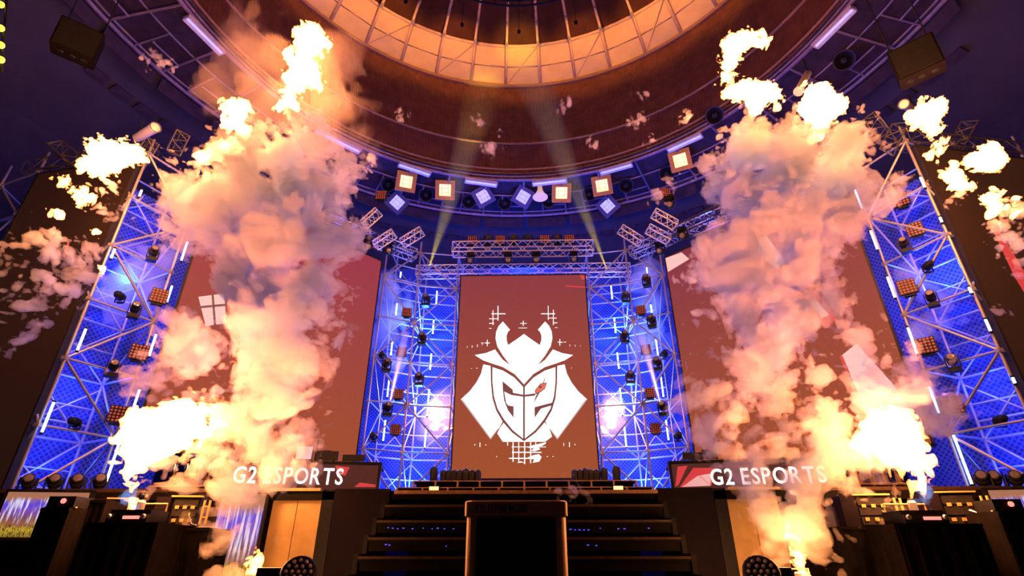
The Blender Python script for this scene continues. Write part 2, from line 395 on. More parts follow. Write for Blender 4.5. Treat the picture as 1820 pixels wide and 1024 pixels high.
# ------------------------------------------------------------------ LED screens
def screen_mat(name, top, bot, es=1.0, z0=-4.5, z1=4.5):
    m = bpy.data.materials.new(name); m.use_nodes = True; n, l = nt(m); b = n['Principled BSDF']
    tc = n.new('ShaderNodeTexCoord'); no = n.new('ShaderNodeTexNoise'); no.inputs['Scale'].default_value = 28; no.inputs['Detail'].default_value = 2
    l.new(tc.outputs['Object'], no.inputs['Vector'])
    sx = n.new('ShaderNodeSeparateXYZ'); l.new(tc.outputs['Object'], sx.inputs[0])
    mr = n.new('ShaderNodeMapRange'); mr.inputs['From Min'].default_value = z0; mr.inputs['From Max'].default_value = z1; l.new(sx.outputs['Z'], mr.inputs['Value'])
    r = n.new('ShaderNodeValToRGB'); r.color_ramp.elements[0].color = tuple(bot)+(1,); r.color_ramp.elements[1].color = tuple(top)+(1,); l.new(mr.outputs[0], r.inputs['Fac'])
    mx = n.new('ShaderNodeMixRGB'); mx.blend_type = 'MULTIPLY'; mx.inputs['Fac'].default_value = .25; l.new(r.outputs['Color'], mx.inputs['Color1']); l.new(no.outputs['Fac'], mx.inputs['Color2'])
    b.inputs['Base Color'].default_value = (.02,.012,.012,1); b.inputs['Roughness'].default_value = .6; b.inputs['Specular IOR Level'].default_value = .1
    l.new(mx.outputs['Color'], b.inputs['Emission Color']); b.inputs['Emission Strength'].default_value = es
    return m
def flat(name, rgb, es=1.0): return mat(name, (.05,.05,.05), .6, emis=rgb, es=es)
M_['g_white'] = flat('screen_white', (1,.97,.95), 1.3)
M_['g_grey'] = flat('screen_grey_line', (.62,.45,.45), .8)
M_['g_dark'] = flat('screen_maroon', (.17,.045,.055), .9)
M_['g_red'] = flat('screen_red', (.72,.04,.05), .9)
M_['g_eye'] = flat('screen_eye_red', (.85,.16,.12), .9)
M_['g_pink'] = flat('screen_pink', (.95,.55,.52), .95)
class Screen:
    def __init__(s, label, a, b, z0, z1, top, bot, es=1.0, name='led_screen'):
        s.a = Vector((a[0], a[1], 0)); s.b = Vector((b[0], b[1], 0)); d = s.b-s.a; s.w = d.length; s.h = z1-z0
        c = (s.a+s.b)/2; ang = math.atan2(d.y, d.x)
        s.root = thing(name, label, 'screen', (c.x, c.y, z0), (0, 0, ang))
        s.M = Matrix.Translation((c.x, c.y, z0)) @ Matrix.Rotation(ang, 4, 'Z'); s.I = s.M.inverted()
        s.face = obj('display', MB().box(0, 0, 0, s.w, .04, s.h), screen_mat('screen_gradient', top, bot, es, -s.h/2, s.h/2), s.root, loc=(0, 0, s.h/2))
        obj('cabinet', MB().box(0, .12, s.h/2, s.w, .16, s.h), M_['black'], s.root)
        fr = MB()
        for x in (-s.w/2-.03, s.w/2+.03): fr.box(x, .06, s.h/2, .06, .2, s.h+.12)
        for z in (-.03, s.h+.03): fr.box(0, .06, z, s.w+.12, .2, .06)
        obj('frame', fr, M_['plastic'], s.root); s.k = 0
    def uv(s, px, py):                     # pixel -> panel plane (x, z)
        n = s.M.to_3x3() @ Vector((0, 1, 0)); o = s.M.translation; d = ray(px, py); t = (o-EYE).dot(n)/d.dot(n)
        q = s.I @ (EYE+d*t); return (q.x, q.z)
    def poly(s, pts, m, name='graphic', layer=1, px=True):
        P = [s.uv(*p) for p in pts] if px else pts
        lim = lambda v, a, b: max(a, min(b, v))
        P = [(lim(x, -s.w/2, s.w/2), lim(z, 0, s.h)) for x, z in P]
        bm = bmesh.new(); vs_ = [bm.verts.new((x, 0, z)) for x, z in P]
        e = [bm.edges.new((vs_[i], vs_[(i+1) % len(vs_)])) for i in range(len(vs_))]
        bmesh.ops.triangle_fill(bm, use_beauty=True, edges=e)
        me = bpy.data.meshes.new(name); bm.to_mesh(me); bm.free()
        return obj(name, me, m, s.root, loc=(0, -.022-.004*layer, 0))
BR, BO = (.28,.052,.055), (.40,.088,.03)  # orange lower tone: haze glow painted into the screen content
ctr = Screen('tall centre screen showing a white horned mask emblem on dark red', (-2.92, 22), (2.9, 22), 4.1, 13.2, (.29,.046,.062), (.40,.09,.03))
def L(x, y): return (800+x/3.2, 530+y/3.2)
def P_(*pts): return [L(x, y) for x, y in pts]
def mir(pts): return [(840-x, y) for x, y in pts]
white, dark, grey = M_['g_white'], M_['g_dark'], M_['g_grey']
half = [(420,205),(380,234),(330,268),(322,243),(321,215),(329,194),(341,181),(300,134),(276,160),(262,192),(258,230),(268,275),(300,328),(342,382),(300,352),(274,318),(256,293),(205,313),(140,325),(186,354),(235,372),(300,393),(368,434),(420,492)]
helm = half + [(840-x, y) for x, y in reversed(half[1:-1])]
ctr.poly(P_(*helm), white, 'emblem_helmet')
plate = [(189,378),(230,386),(234,470),(240,560),(262,625),(300,700),(278,742),(230,806),(60,578),(112,530),(150,480),(176,430)]
rim = [(60,578),(230,806),(278,742),(272,742),(230,796),(70,578)]
for q in (plate, mir(plate)): ctr.poly(P_(*q), white, 'emblem_side_plate')
for q in (rim, mir(rim)): ctr.poly(P_(*q), grey, 'emblem_outline', 2)
ctr.poly(P_((284,738),(268,770),(300,818),(540,818),(580,788),(563,740),(500,660),(420,640),(340,660)), white, 'emblem_jaw', 1)
sh = [(231,386),(300,404),(368,444),(420,500),(420,815),(352,765),(300,705),(262,640),(241,570),(232,480)]
for q in (sh, mir(sh)): ctr.poly(P_(*q), dark, 'emblem_shield_outline', 2)
shi = [(241,394),(300,413),(364,452),(415,506),(415,800),(356,752),(306,690),(270,630),(250,560),(241,480)]
for q in (shi, mir(shi)): ctr.poly(P_(*q), white, 'emblem_shield', 3)
ctr.poly(P_((298,474),(356,522),(358,540),(415,551),(415,562),(350,553),(308,533),(318,595),(330,612),(361,617),(361,681),(330,640),(308,585),(300,520)), dark, 'emblem_letter_cut', 4)
ctr.poly(P_((425,551),(484,543),(484,556),(425,562)), dark, 'emblem_letter_cut', 4)
ctr.poly(P_((480,622),(588,594),(584,610),(516,630),(481,681)), dark, 'emblem_letter_cut', 4)
ctr.poly(P_((482,526),(512,488),(551,481),(540,516),(514,537),(486,550)), dark, 'emblem_eye_edge', 4)
ctr.poly(P_((486,527),(513,493),(546,486),(536,514),(512,533),(489,544)), M_['g_eye'], 'emblem_eye', 5)
ctr.poly(P_((506,502),(522,500),(520,514),(506,515)), dark, 'emblem_pupil', 6)
ctr.poly(P_((544,446),(532,486),(524,492),(536,462)), dark, 'emblem_scar', 6)
ctr.poly(P_((500,540),(509,540),(475,600),(487,560)), dark, 'emblem_scar', 6)
for x0, y0, x1, y1 in [(235,88,315,93),(270,45,275,130),(242,70,246,155),(222,117,270,121),(222,143,250,147),(222,172,236,175),(398,144,436,147),(414,130,418,160),(390,170,438,173),
    (517,88,597,93),(556,45,560,125),(585,68,589,155),(560,113,606,117),(584,140,610,144),(596,168,610,171),(176,255,192,258),(198,254,226,259),(210,238,214,275),(612,250,640,254),(622,234,626,272),(646,250,660,253),
    (182,255,184,270),(154,265,157,280),(124,270,127,283),(96,274,98,284),(680,264,682,276),(710,266,712,278),(740,270,742,276),(138,832,144,838),(168,822,172,848),(200,834,206,838),(645,824,648,842),(676,820,680,848),(708,830,712,838),(262,900,268,904),(550,900,556,904),(582,900,588,904),(120,400,124,403),(150,398,156,402),(688,396,692,400),
    (355,820,361,932),(388,820,393,930),(421,820,427,945),(455,820,461,940),(350,845,545,849),(352,875,520,881),(335,909,500,915),(325,820,330,840),(485,820,489,850)]:
    ctr.poly(P_((x0,y0),(x1,y0),(x1,y1),(x0,y1)), white, 'pixel_mark', 2)
ctr.poly(P_((440,850),(470,838),(548,820),(540,832),(505,850),(512,862),(480,872),(460,868),(478,856)), white, 'paint_smear', 3)
ctr.poly(P_((432,912),(470,895),(505,888),(520,905),(508,930),(470,938),(478,918)), white, 'paint_smear', 3)
ctr.poly(P_((380,938),(400,928),(432,940),(410,936)), white, 'paint_smear', 3)
ctr.poly([(1030,488),(1041,490),(1041,497),(1034,498)], M_['g_red'], 'graphic', 2); ctr.poly([(1005,508),(1040,510),(1040,512),(1005,510)], M_['g_red'], 'graphic', 2)

scrL = Screen('large angled screen left of centre, mostly behind the thick smoke', (-11.1, 15.1), (-6.4, 20.5), 4.1, 13.2, (.36,.04,.075), BO)
scrR = Screen('large angled screen right of centre with pale graphics, partly behind smoke', (6.37, 20.5), (11.3, 15.3), 4.1, 13.2, (.26,.04,.065), BO)
scrR.poly([(1182,460),(1212,449),(1226,461),(1188,484)], M_['g_pink'], layer=2)
scrR.poly([(1181,458),(1184,458),(1190,500),(1187,500)], M_['g_red'], layer=1)
scrR.poly([(1350,424),(1363,420),(1396,464),(1383,480),(1347,450)], M_['g_white'], layer=2)
scrR.poly([(1430,528),(1450,518),(1488,566),(1468,586)], M_['g_red'], layer=1); scrR.poly([(1440,540),(1452,534),(1474,560),(1462,566)], M_['g_pink'], layer=2)
scrR.poly([(1493,635),(1523,611),(1585,680),(1622,735),(1625,760),(1565,775),(1530,720)], M_['g_pink'], layer=2)
scrR.poly([(1493,635),(1498,632),(1534,718),(1530,722)], M_['g_red'], layer=3)
scrL.poly([(352,528),(398,522),(402,575),(365,580)], M_['g_pink'], layer=1)
for a in ([(350,545),(404,540),(404,544),(350,549)], [(375,520),(379,520),(384,585),(380,585)]): scrL.poly(a, M_['g_dark'], layer=2)
outL = Screen('dark brown screen at the far left beside the left tower', (-16.7, 14.1), (-12.75, 13.4), 2.5, 13.1, (.016,.005,.004), (.018,.006,.004))
outR = Screen('dark brown screen at the far right with a red stripe', (12.75, 13.4), (16.7, 14.1), 2.5, 13.1, (.035,.011,.006), (.024,.008,.005))
outR.poly([(1764,412),(1776,414),(1830,500),(1830,540),(1800,490)], M_['g_red'], layer=1)
outL.poly([(113,455),(122,430),(125,432),(116,460)], M_['g_red'], layer=1)

# ------------------------------------------------------------------ scaffolds
def scaffold(label, front, dv, z0, lifts, top, net=None, group='scaffold towers'):
    """front: list of (x,y) of the front posts; dv: vector to the rear row; every tube is its own part"""
    o = Vector((front[0][0], front[0][1], z0)); t = thing('scaffold_tower', label, 'scaffold', o, group=group)
    m = M_['steel']; D = Vector((dv[0], dv[1], 0)); r = .036
    def p(i, z, back=0): return Vector((front[i][0], front[i][1], z))+D*back-o
    def rd(nm, a, b, rr=r): rod(nm, a, b, rr, m, t)
    for i in range(len(front)):
        for b in (0, 1):
            rd('post', p(i, z0, b), p(i, top, b), .042)
            obj('base_plate', MB().box(0,0,.02,.2,.2,.04), m, t, loc=p(i, z0, b))
        for z in lifts: rd('transom', p(i, z), p(i, z, 1))
        for k in range(len(lifts)-1):
            a, b = (lifts[k], lifts[k+1]) if k % 2 else (lifts[k+1], lifts[k]); rd('side_brace', p(i, a), p(i, b, 1), .034)
    for i in range(len(front)-1):
        for k, z in enumerate(lifts):
            rd('ledger', p(i, z), p(i+1, z)); rd('ledger', p(i, z, 1), p(i+1, z, 1))
            if k < len(lifts)-1:
                h = lifts[k+1]-z
                rd('guard_rail', p(i, z+h*.28, 1), p(i+1, z+h*.28, 1), .034); rd('guard_rail', p(i, z+h*.55, 1), p(i+1, z+h*.55, 1), .034)
                a, b = (0, 1) if (k+i) % 2 else (1, 0)
                rd('brace', p(i+a, z), p(i+b, lifts[k+1]), .038); rd('brace', p(i+a, z, 1), p(i+b, lifts[k+1], 1), .034); rd('brace', p(i+b, z, 1), p(i+a, z+h*.9, 1), .03)
    cp = MB().box(0,0,0,.13,.13,.1).mesh('coupler'); cp.materials.append(m)
    for i in range(len(front)):
        for z in lifts: obj('coupler', cp, None, t, loc=p(i, z))
    return t
LF = [3.2, 5.08, 6.97, 8.85, 10.72, 12.6, 14.4]
scaffold('silver scaffold between the left and centre screens', [(-3.12,22.1),(-4.92,21.75),(-6.3,20.95)], (0,1.9), ZD, LF, 15.0)
scaffold('silver scaffold between the centre and right screens', [(3.1,22.1),(4.9,21.75),(6.28,20.95)], (0,1.9), ZD, LF, 15.0)
LS = [2.5, 4.3, 6.1, 7.9, 9.7, 11.5, 13.3]
scaffold('tall left scaffold tower beside the dark far-left screen', [(-11.65,15.05),(-12.45,13.35)], (-1.55,.75), ZD, LS, 13.9)
scaffold('tall right scaffold tower beside the dark far-right screen', [(11.65,15.05),(12.45,13.35)], (1.55,.75), ZD, LS, 13.9)
scaffold('far-left outermost scaffold tower at the picture edge', [(-16.9,14.2),(-18.9,14.9)], (-.4,1.7), ZD, LS, 14.2)
scaffold('far-right outermost scaffold tower at the picture edge', [(16.9,14.2),(18.9,14.9)], (.4,1.7), ZD, LS, 14.2)
for s, nm in ((-1, 'left'), (1, 'right')):
    a = Vector((s*12.35, 18.3, 0)); b = Vector((s*14.4, 14.1, 0)); c = (a+b)/2
    o = obj('netting', MB().box(0,0,0,4.7,.04,11), M_['net'], loc=(c.x+s*.1, c.y+.05, 7.7), rot=(0,0,math.atan2(b.y-a.y, b.x-a.x)))
    tag(o, 'blue lit safety net on the back of the %s scaffold tower' % nm, 'net')

# ------------------------------------------------------------------ trusses
def truss(label, p0, p1, size, n, m, up=Vector((0,0,1)), group='roof trusses', tri=False):
    p0, p1 = Vector(p0), Vector(p1); t = thing('truss', label, 'truss', p0, group=group); d = p1-p0
    x = d.normalized(); y = up.cross(x).normalized(); z = x.cross(y)
    cs = [(0, 0, 1), (0, -.5, 0), (0, .5, 0)] if tri else [(0,-.5,0),(0,.5,0),(0,.5,1),(0,-.5,1)]
    K = [(y*c[1]+z*c[2])*size for c in cs]
    for k in K: rod('chord', k, k+d, .03, m, t)
    for j in range(len(K)):
        A, B = K[j], K[(j+1) % len(K)]
        for i in range(n):
            f0, f1 = d*(i/n), d*((i+1)/n)
            rod('lacing', (A if i % 2 else B)+f0, (B if i % 2 else A)+f1, .018, m, t, 5)
        rod('end_bar', A, B, .02, m, t, 5); rod('end_bar', A+d, B+d, .02, m, t, 5)
    return t
truss('bright box truss over the centre screen', (-3.3,21.3,14.0), (3.3,21.3,14.0), .55, 16, M_['alu'])
truss('second bright truss just behind and below the centre one', (-5.2,22.6,13.55), (5.2,22.6,13.55), .5, 24, M_['alu'])
truss('dark truss along the top of the left angled screen', (-6.0,20.7,13.75), (-11.0,15.0,13.75), .5, 16, M_['dtruss'])
truss('dark truss along the top of the right angled screen', (6.0,20.7,13.75), (11.0,15.0,13.75), .5, 16, M_['dtruss'])
truss('blue lit truss behind the top of the left angled screen', (-5.4,22.6,14.5), (-12.0,16.6,14.5), .5, 20, M_['alu'])
truss('blue lit truss behind the top of the right angled screen', (5.4,22.6,14.5), (12.0,16.6,14.5), .5, 20, M_['alu'])
for k, (a, b, y, lab) in enumerate([((675,378),(648,402),18,'short tilted truss arm high above the left screen'), ((752,414),(716,436),19.5,'short tilted truss arm nearest the centre on the left'), ((702,418),(668,440),19,'short tilted truss arm between two others on the left'),
      ((1100,410),(1138,434),19.5,'short tilted truss arm nearest the centre on the right'), ((1160,382),(1200,404),18,'short tilted truss arm above the right screen'), ((1150,410),(1188,430),19,'small truss arm between two others on the right'),
      ((326,236),(308,272),13.5,'pale truss end poking up beside the left tower'), ((1545,205),(1572,240),13.5,'pale truss end poking up beside the right tower'),
      ((272,250),(240,300),13.2,'truss stub on top of the left tower'), ((1612,225),(1590,270),13.2,'truss stub on top of the right tower'),
      ((1735,222),(1712,262),13.6,'blue truss stub above the far-right screen'), ((90,262),(140,305),13.6,'blue truss stub above the far-left screen')]):
    truss(lab, at_y(*a, y), at_y(*b, y+.2), .42, 4, M_['dtruss' if k > 5 else 'alu'], group='short truss arms', tri=True)
truss('box truss on top of the dark far-left screen', (-12.6,13.6,13.3), (-17.5,14.4,13.3), .5, 12, M_['dtruss'])
truss('box truss on top of the dark far-right screen', (12.6,13.6,13.3), (17.5,14.4,13.3), .5, 12, M_['dtruss'])

# ------------------------------------------------------------------ lamps
def proto_head():
    t = thing('moving_head_lamp', 'x', 'stage lamp')
    obj('base', MB().box(0,0,.06,.36,.30,.12).box(0,0,.135,.26,.22,.03), M_['black'], t)
    y = MB()
    for s in (-1, 1): y.box(s*.19, 0, .33, .04, .12, .40)
    obj('yoke', y.box(0,0,.155,.40,.12,.03), M_['black'], t)
    q = Matrix.Translation((0,0,.42)) @ Matrix.Rotation(R(68), 4, 'X')
    h = obj('head', MB().lathe([(0,-.24),(.10,-.235),(.15,-.18),(.165,-.05),(.16,.06),(.14,.08),(.145,.2),(.13,.235),(.0,.235)], 14, q), M_['plastic'], t)
    obj('lens', MB().lathe([(.0,.25),(.06,.248),(.105,.236)], 14, q), M_['lens'], h)
    return t
def proto_matrix():
    t = thing('matrix_lamp', 'x', 'stage lamp')
    obj('body', MB().box(0,0,.29,.46,.12,.46).box(0,.1,.29,.36,.12,.36), M_['plastic'], t)
    g_ = MB()
    for i in range(5):
        for j in range(5):
            x, z = -.18+.09*i, .11+.09*j
            g_.lathe([(.034,0),(.026,.016),(0,.02)], 6, Matrix.Translation((x,-.06,z)) @ Matrix.Rotation(R(90),4,'X'))
    obj('lens_grid', g_, M_['lensred'], t)['kind'] = 'stuff'
    b = MB().box(0,.06,.02,.30,.16,.04)
    for s in (-1,1): b.box(s*.25,.03,.17,.02,.06,.30)
    obj('bracket', b, M_['black'], t)
    return t
def proto_par():
    t = thing('flood_lamp', 'x', 'stage lamp')
    obj('body', MB().lathe([(0,.30),(.08,.29),(.13,.2),(.15,0),(.135,0),(.0,.04)], 12, Matrix.Translation((0,.1,.2)) @ Matrix.Rotation(R(80),4,'X')), M_['black'], t)
    obj('bracket', MB().box(0,.12,.02,.2,.1,.04).box(-.16,.08,.12,.02,.05,.22).box(.16,.08,.12,.02,.05,.22), M_['black'], t)
    return t
P_head, P_mat, P_par = proto_head(), proto_matrix(), proto_par()
first = {}
def put(proto, loc, label, group, rz=0., flip=False, s=1.0, tilt=0.):
    if proto.name in first: o = copy_tree(proto)
    else: first[proto.name] = 1; o = proto
    o.location = loc; o.rotation_euler = (tilt, math.pi if flip else 0, rz); o.scale = (s, s, s); o['label'] = label; o['group'] = group
    return o
ordn = ['top', 'second from top', 'third from top', 'fourth from top', 'fifth from top', 'lowest']
def column(proto, pts, Y, what, where, group, s=1.0, rz=0, flip=False):
    n = len(pts)
    for i, (px, py) in enumerate(pts):
        nm = 'only' if n == 1 else ordn[i] if i < n-1 or n == 1 else 'lowest'
        p = at_y(px, py, Y); put(proto, (p.x, p.y, p.z-.3*s), '%s on %s, %s' % (what, where, nm), group, rz, flip, s)
CL, CR = 'the left centre scaffold', 'the right centre scaffold'
column(P_head, [(757,535),(750,603),(745,675)], 21.6, 'black moving head', CL, 'scaffold moving heads', .92)
column(P_head, [(1112,530),(1110,600),(1120,672)], 21.6, 'black moving head', CR, 'scaffold moving heads', .92)
column(P_head, [(687,650),(689,728)], 20.6, 'black moving head near the left screen', CL, 'scaffold moving heads', .9, .4)
column(P_head, [(1149,500),(1158,572),(1168,648),(1178,727)], 20.6, 'black moving head near the right screen', CR, 'scaffold moving heads', .9, -.4)
column(P_mat, [(723,555),(714,625),(708,700),(703,763)], 21.2, 'red-lensed square lamp', CL, 'scaffold matrix lamps', .88, .25)
column(P_mat, [(1139,551),(1148,621),(1155,698),(1165,761)], 21.2, 'red-lensed square lamp', CR, 'scaffold matrix lamps', .88, -.25)
column(P_par, [(680,628),(664,771)], 20.9, 'small black flood lamp', CL, 'scaffold flood lamps', 1.0)
column(P_par, [(1180,625),(1205,770)], 20.9, 'small black flood lamp', CR, 'scaffold flood lamps', 1.0)
names = ['first', 'second', 'third', 'fourth', 'fifth', 'sixth', 'seventh']
for i, px in enumerate((840,889,968,1012)): p = at_y(px, 424, 21.5); put(P_mat, (p.x, p.y, 14.57), '%s square lamp from the left standing on the centre truss' % names[i], 'truss-top lamps', 0, False, 1.05)
for i, px in enumerate((868,913,938,990)): p = at_y(px, 426, 21.5); put(P_head, (p.x, p.y, 14.57), '%s moving head from the left standing on the centre truss' % names[i], 'truss-top lamps', math.pi, False, 1.05)
for i, (px, py) in enumerate(((836,446),(903,446),(953,446),(1019,446))): p = at_y(px, py, 21.0); put(P_head, (p.x, 21.2, 13.98), '%s moving head from the left hanging under the centre truss' % names[i], 'truss-hung lamps', 0, True, .95)
TL, TR = 'the left tower', 'the right tower'
column(P_mat, [(283,526),(247,626),(210,736)], 14.6, 'square lamp', TL, 'tower matrix lamps', 1.0, .7)
column(P_mat, [(1600,356),(1626,408),(1612,510),(1646,614),(1692,720)], 14.6, 'square lamp', TR, 'tower matrix lamps', 1.0, -.7)
column(P_head, [(272,452),(239,552),(200,656)], 14.2, 'moving head', TL, 'tower moving heads', .8, .7)
column(P_head, [(1608,437),(1656,532),(1694,646)], 14.2, 'moving head', TR, 'tower moving heads', .8, -.7)
column(P_par, [(214,522),(134,745)], 14.0, 'small flood lamp', TL, 'tower flood lamps', .9)
column(P_par, [(1648,468),(1776,741)], 14.0, 'small flood lamp', TR, 'tower flood lamps', .9)
for i, px in enumerate((58,104,144,184)): p = at_y(px, 862, 9.3); put(P_head, (p.x, 9.2, ZD), '%s moving head from the left on the left stage edge' % names[i], 'stage-edge lamps', .6, False, .6)
for i, px in enumerate((1740,1762,1800)): p = at_y(px, 862, 9.3); put(P_head, (p.x, 9.2, ZD), '%s moving head from the left on the right stage edge' % names[i], 'stage-edge lamps', -.6, False, .6)
for i, (px, py, y) in enumerate(((617,398,18.6),(655,425,19.6),(690,432,20.3))): p = at_y(px, py, y); put(P_head, (p.x, p.y, p.z), '%s dark moving head from the left hanging on the left screen truss' % names[i], 'side truss lamps', .6, True, 1.0)
for i, (px, py, y) in enumerate(((1172,432,20.3),(1212,405,19.3),(1190,350,18))): p = at_y(px, py, y); put(P_head, (p.x, p.y, p.z), ['dark moving head on the right screen truss nearest the centre', 'dark moving head further out on the right screen truss', 'dark moving head highest above the right screen truss'][i], 'side truss lamps', -.6, True, 1.0)
p = at_y(676,357,19); put(P_mat, p, 'reddish square lamp high up left above the left screen', 'high matrix lamps', 0); p = at_y(1184,352,19); put(P_mat, p, 'reddish square lamp high up above the right screen', 'high matrix lamps', 0)
for i, (px, s) in enumerate(((770,1.25),(787,1.),(797,1),(806,1),(816,1),(827,1.1),(838,1),(849,1),(1022,1),(1032,1),(1042,1.1),(1052,1),(1062,1),(1075,1.15),(1097,1.25))):
    p = at_y(px, 856, 19.6); side = 'left' if i < 8 else 'right'
    t = thing('floor_lamp', '%s round-topped floor lamp in the row %s below the centre screen' % ((names+['eighth'])[i if i < 8 else i-8], side), 'stage lamp', (p.x, 19.6, 3.62), group='round floor lamps')
    t.scale = (s, s, s)
    obj('body', MB().lathe([(.0,.46),(.06,.45),(.105,.40),(.12,.30),(.11,.1),(.12,.0),(0,0)], 10), M_['plastic'], t, smooth=True); obj('foot', MB().box(0,0,.02,.28,.24,.04), M_['black'], t)

# LED tubes
def ledtube(a, b, Y, label):
    p, q = at_y(*a, Y), at_y(*b, Y); q.x = p.x = (p.x+q.x)/2
    h = p.z-q.z; t = thing('led_tube', label, 'light tube', q, group='upright LED tubes')
    rod('tube', (0,0,.04), (0,0,h-.04), .03, M_['ledtube'], t, 8); rod('end_cap', (0,0,0), (0,0,.05), .042, M_['black'], t, 8); rod('end_cap', (0,0,h-.05), (0,0,h), .042, M_['black'], t, 8)
    rod('bracket', (0,.0,h*.5), (0,.18,h*.5), .015, M_['black'], t, 5)
def tubes(L_, Y, where):
    for i, (a, b) in enumerate(L_): ledtube(a, b, Y, 'white blue LED tube on %s, %s' % (where, (ordn[i] if i < len(L_)-1 else 'lowest')))
tubes([((776,516),(776,543)),((771,567),(769,596)),((766,627),(765,660)),((762,690),(760,742)),((757,757),(755,798))], 22.6, 'the left centre scaffold, right-hand row')
tubes([((712,482),(712,496)),((705,538),(704,563)),((697,606),(695,634)),((691,672),(689,708)),((684,745),(682,786))], 21.9, 'the left centre scaffold, left-hand row')
tubes([((1087,505),(1087,534)),((1092,563),(1094,594)),((1097,625),(1100,658)),((1103,688),(1105,740)),((1110,757),(1113,797))], 22.6, 'the right centre scaffold, left-hand row')
tubes([((1150,474),(1150,488)),((1157,540),(1158,558)),((1166,600),(1169,634)),((1175,668),(1179,708)),((1184,745),(1188,785))], 21.9, 'the right centre scaffold, right-hand row')
tubes([((252,336),(247,352)),((205,440),(196,462)),((152,582),(138,626)),((98,712),(72,772))], 13.3, 'the outer post of the left tower')
tubes([((358,362),(348,396)),((333,428),(322,466)),((304,506),(298,540)),((278,592),(264,636)),((246,690),(234,744)),((212,775),(192,860))], 14.9, 'the inner post of the left tower')
tubes([((1635,313),(1645,336)),((1669,384),(1676,398)),((1721,508),(1728,524)),((1750,565),(1762,592)),((1798,668),(1806,685))], 13.3, 'the outer post of the right tower')
tubes([((1520,336),(1532,374)),((1545,408),(1562,446)),((1576,490),(1592,532)),((1612,580),(1632,632)),((1652,684),(1668,738)),((1690,770),(1732,864))], 14.9, 'the inner post of the right tower')

# catwalk lamps
ZL = ZC-.25
def facing(p): d = EYE-Vector(p); return d.to_track_quat('-Y', 'Z').to_euler()
def square_lamp(px, py, tilt, warm, label):
    p = at_z(px, py, ZL); t = thing('square_flood_lamp', label, 'lamp', p, group='square lamps under the catwalk')
    q = (EYE-p).to_track_quat('-Y', 'Z').to_matrix().to_4x4() @ Matrix.Rotation(R(tilt), 4, 'Y')
    w = .62; fr = MB()
    for s in (-1, 1): fr.box(s*w*.82, 0, 0, w*.42, .3, w*2.05).box(0, 0, s*w*.82, w*1.22, .3, w*.42)
    obj('housing', MB().box(0,.2,0,w*1.7,.3,w*1.7), M_['black'], t, mtx=q); obj('frame', fr, M_['fixwarm' if warm else 'fixblue'], t, mtx=q)
    obj('glass', MB().box(0,-.02,0,w*1.22,.06,w*1.22), M_['bulbwarm' if warm else 'bulbcool'], t, mtx=q)
    obj('filament_bar', MB().box(-.2,-.06,0,.014,.02,.7).box(.2,-.06,0,.014,.02,.7).box(0,-.06,.12,.7,.02,.014).box(0,-.06,-.16,.7,.02,.014), M_['fixwarm' if warm else 'fixblue'], t, mtx=q)
    rod('hanger', (0,0,.3), (0,0,.75), .04, M_['black'], t)
for a in ((722,323,2,1,'lit amber square lamp under the catwalk, furthest left'), (791,338,-3,1,'lit amber square lamp left of the catwalk middle'), (998,343,4,1,'lit amber square lamp just right of the bell-shaped lamp'), (1070,330,-3,1,'lit amber square lamp right of the catwalk middle'), (1209,285,-2,1,'lit amber square lamp under the catwalk, furthest right'),
          (706,360,35,0,'blue diamond-tilted square lamp furthest left under the catwalk'), (859,349,-32,0,'blue tilted square lamp left of the middle'), (930,350,32,0,'blue tilted square lamp in the middle beside the bell-shaped lamp'), (1080,366,-36,0,'blue tilted square lamp on the right below the amber ones')): square_lamp(*a)
for i, (px, py) in enumerate(((690,328),(757,346),(833,358),(897,361),(975,357),(1048,345),(1113,330),(1185,309),(600,185),(1500,107),(1270,205))):
    p = at_z(px, py, ZL+.1); pos = ['first','second','third','fourth','fifth','sixth','seventh','eighth'][i] if i < 8 else ''
    lab = ('%s dark round speaker from the left along the catwalk middle' % pos) if i < 8 else ['dark round speaker high on the catwalk behind the left flame', 'dark round speaker high on the catwalk at the upper right', 'dark round speaker on the catwalk beside the right flame'][i-8]
    t = thing('round_speaker', lab, 'speaker', p, group='round speakers under the catwalk')
    q = (EYE-p).to_track_quat('Z', 'Y').to_matrix().to_4x4()
    obj('horn', MB().lathe([(.0,-.2),(.15,-.2),(.3,-.08),(.44,.08),(.47,.08),(.47,.02),(.36,-.22),(0,-.22)], 18, q), M_['black'], t, smooth=True)
    obj('rim', MB().lathe([(.43,.08),(.49,.1),(.5,.05),(.44,.03)], 18, q), M_['catplate'], t); obj('core', MB().lathe([(.17,-.12),(.14,.0),(0,.04)], 12, q), M_['plastic'], t)
    rod('hanger', (0,0,.1), (0,0,.5), .05, M_['black'], t)
def bar_light(a, b, label):
    p, q = at_z(*a, ZC-.32), at_z(*b, ZC-.32); t = thing('strip_light', label, 'strip light', (p+q)/2, (0,0,math.atan2((q-p).y, (q-p).x)), group='strip lights on the drum rim')
    L_ = (q-p).length
    obj('case', MB().box(0,0,.06,L_,.42,.12).box(0,.19,-.02,L_,.05,.10).box(0,-.19,-.02,L_,.05,.10).box(L_/2-.03,0,-.02,.06,.42,.1).box(-L_/2+.03,0,-.02,.06,.42,.1), M_['whitebar'], t)
    obj('lamp_tube', MB().tube((-L_/2+.08,0,-.02),(L_/2-.08,0,-.02),.06), M_['bulbcool'], t)
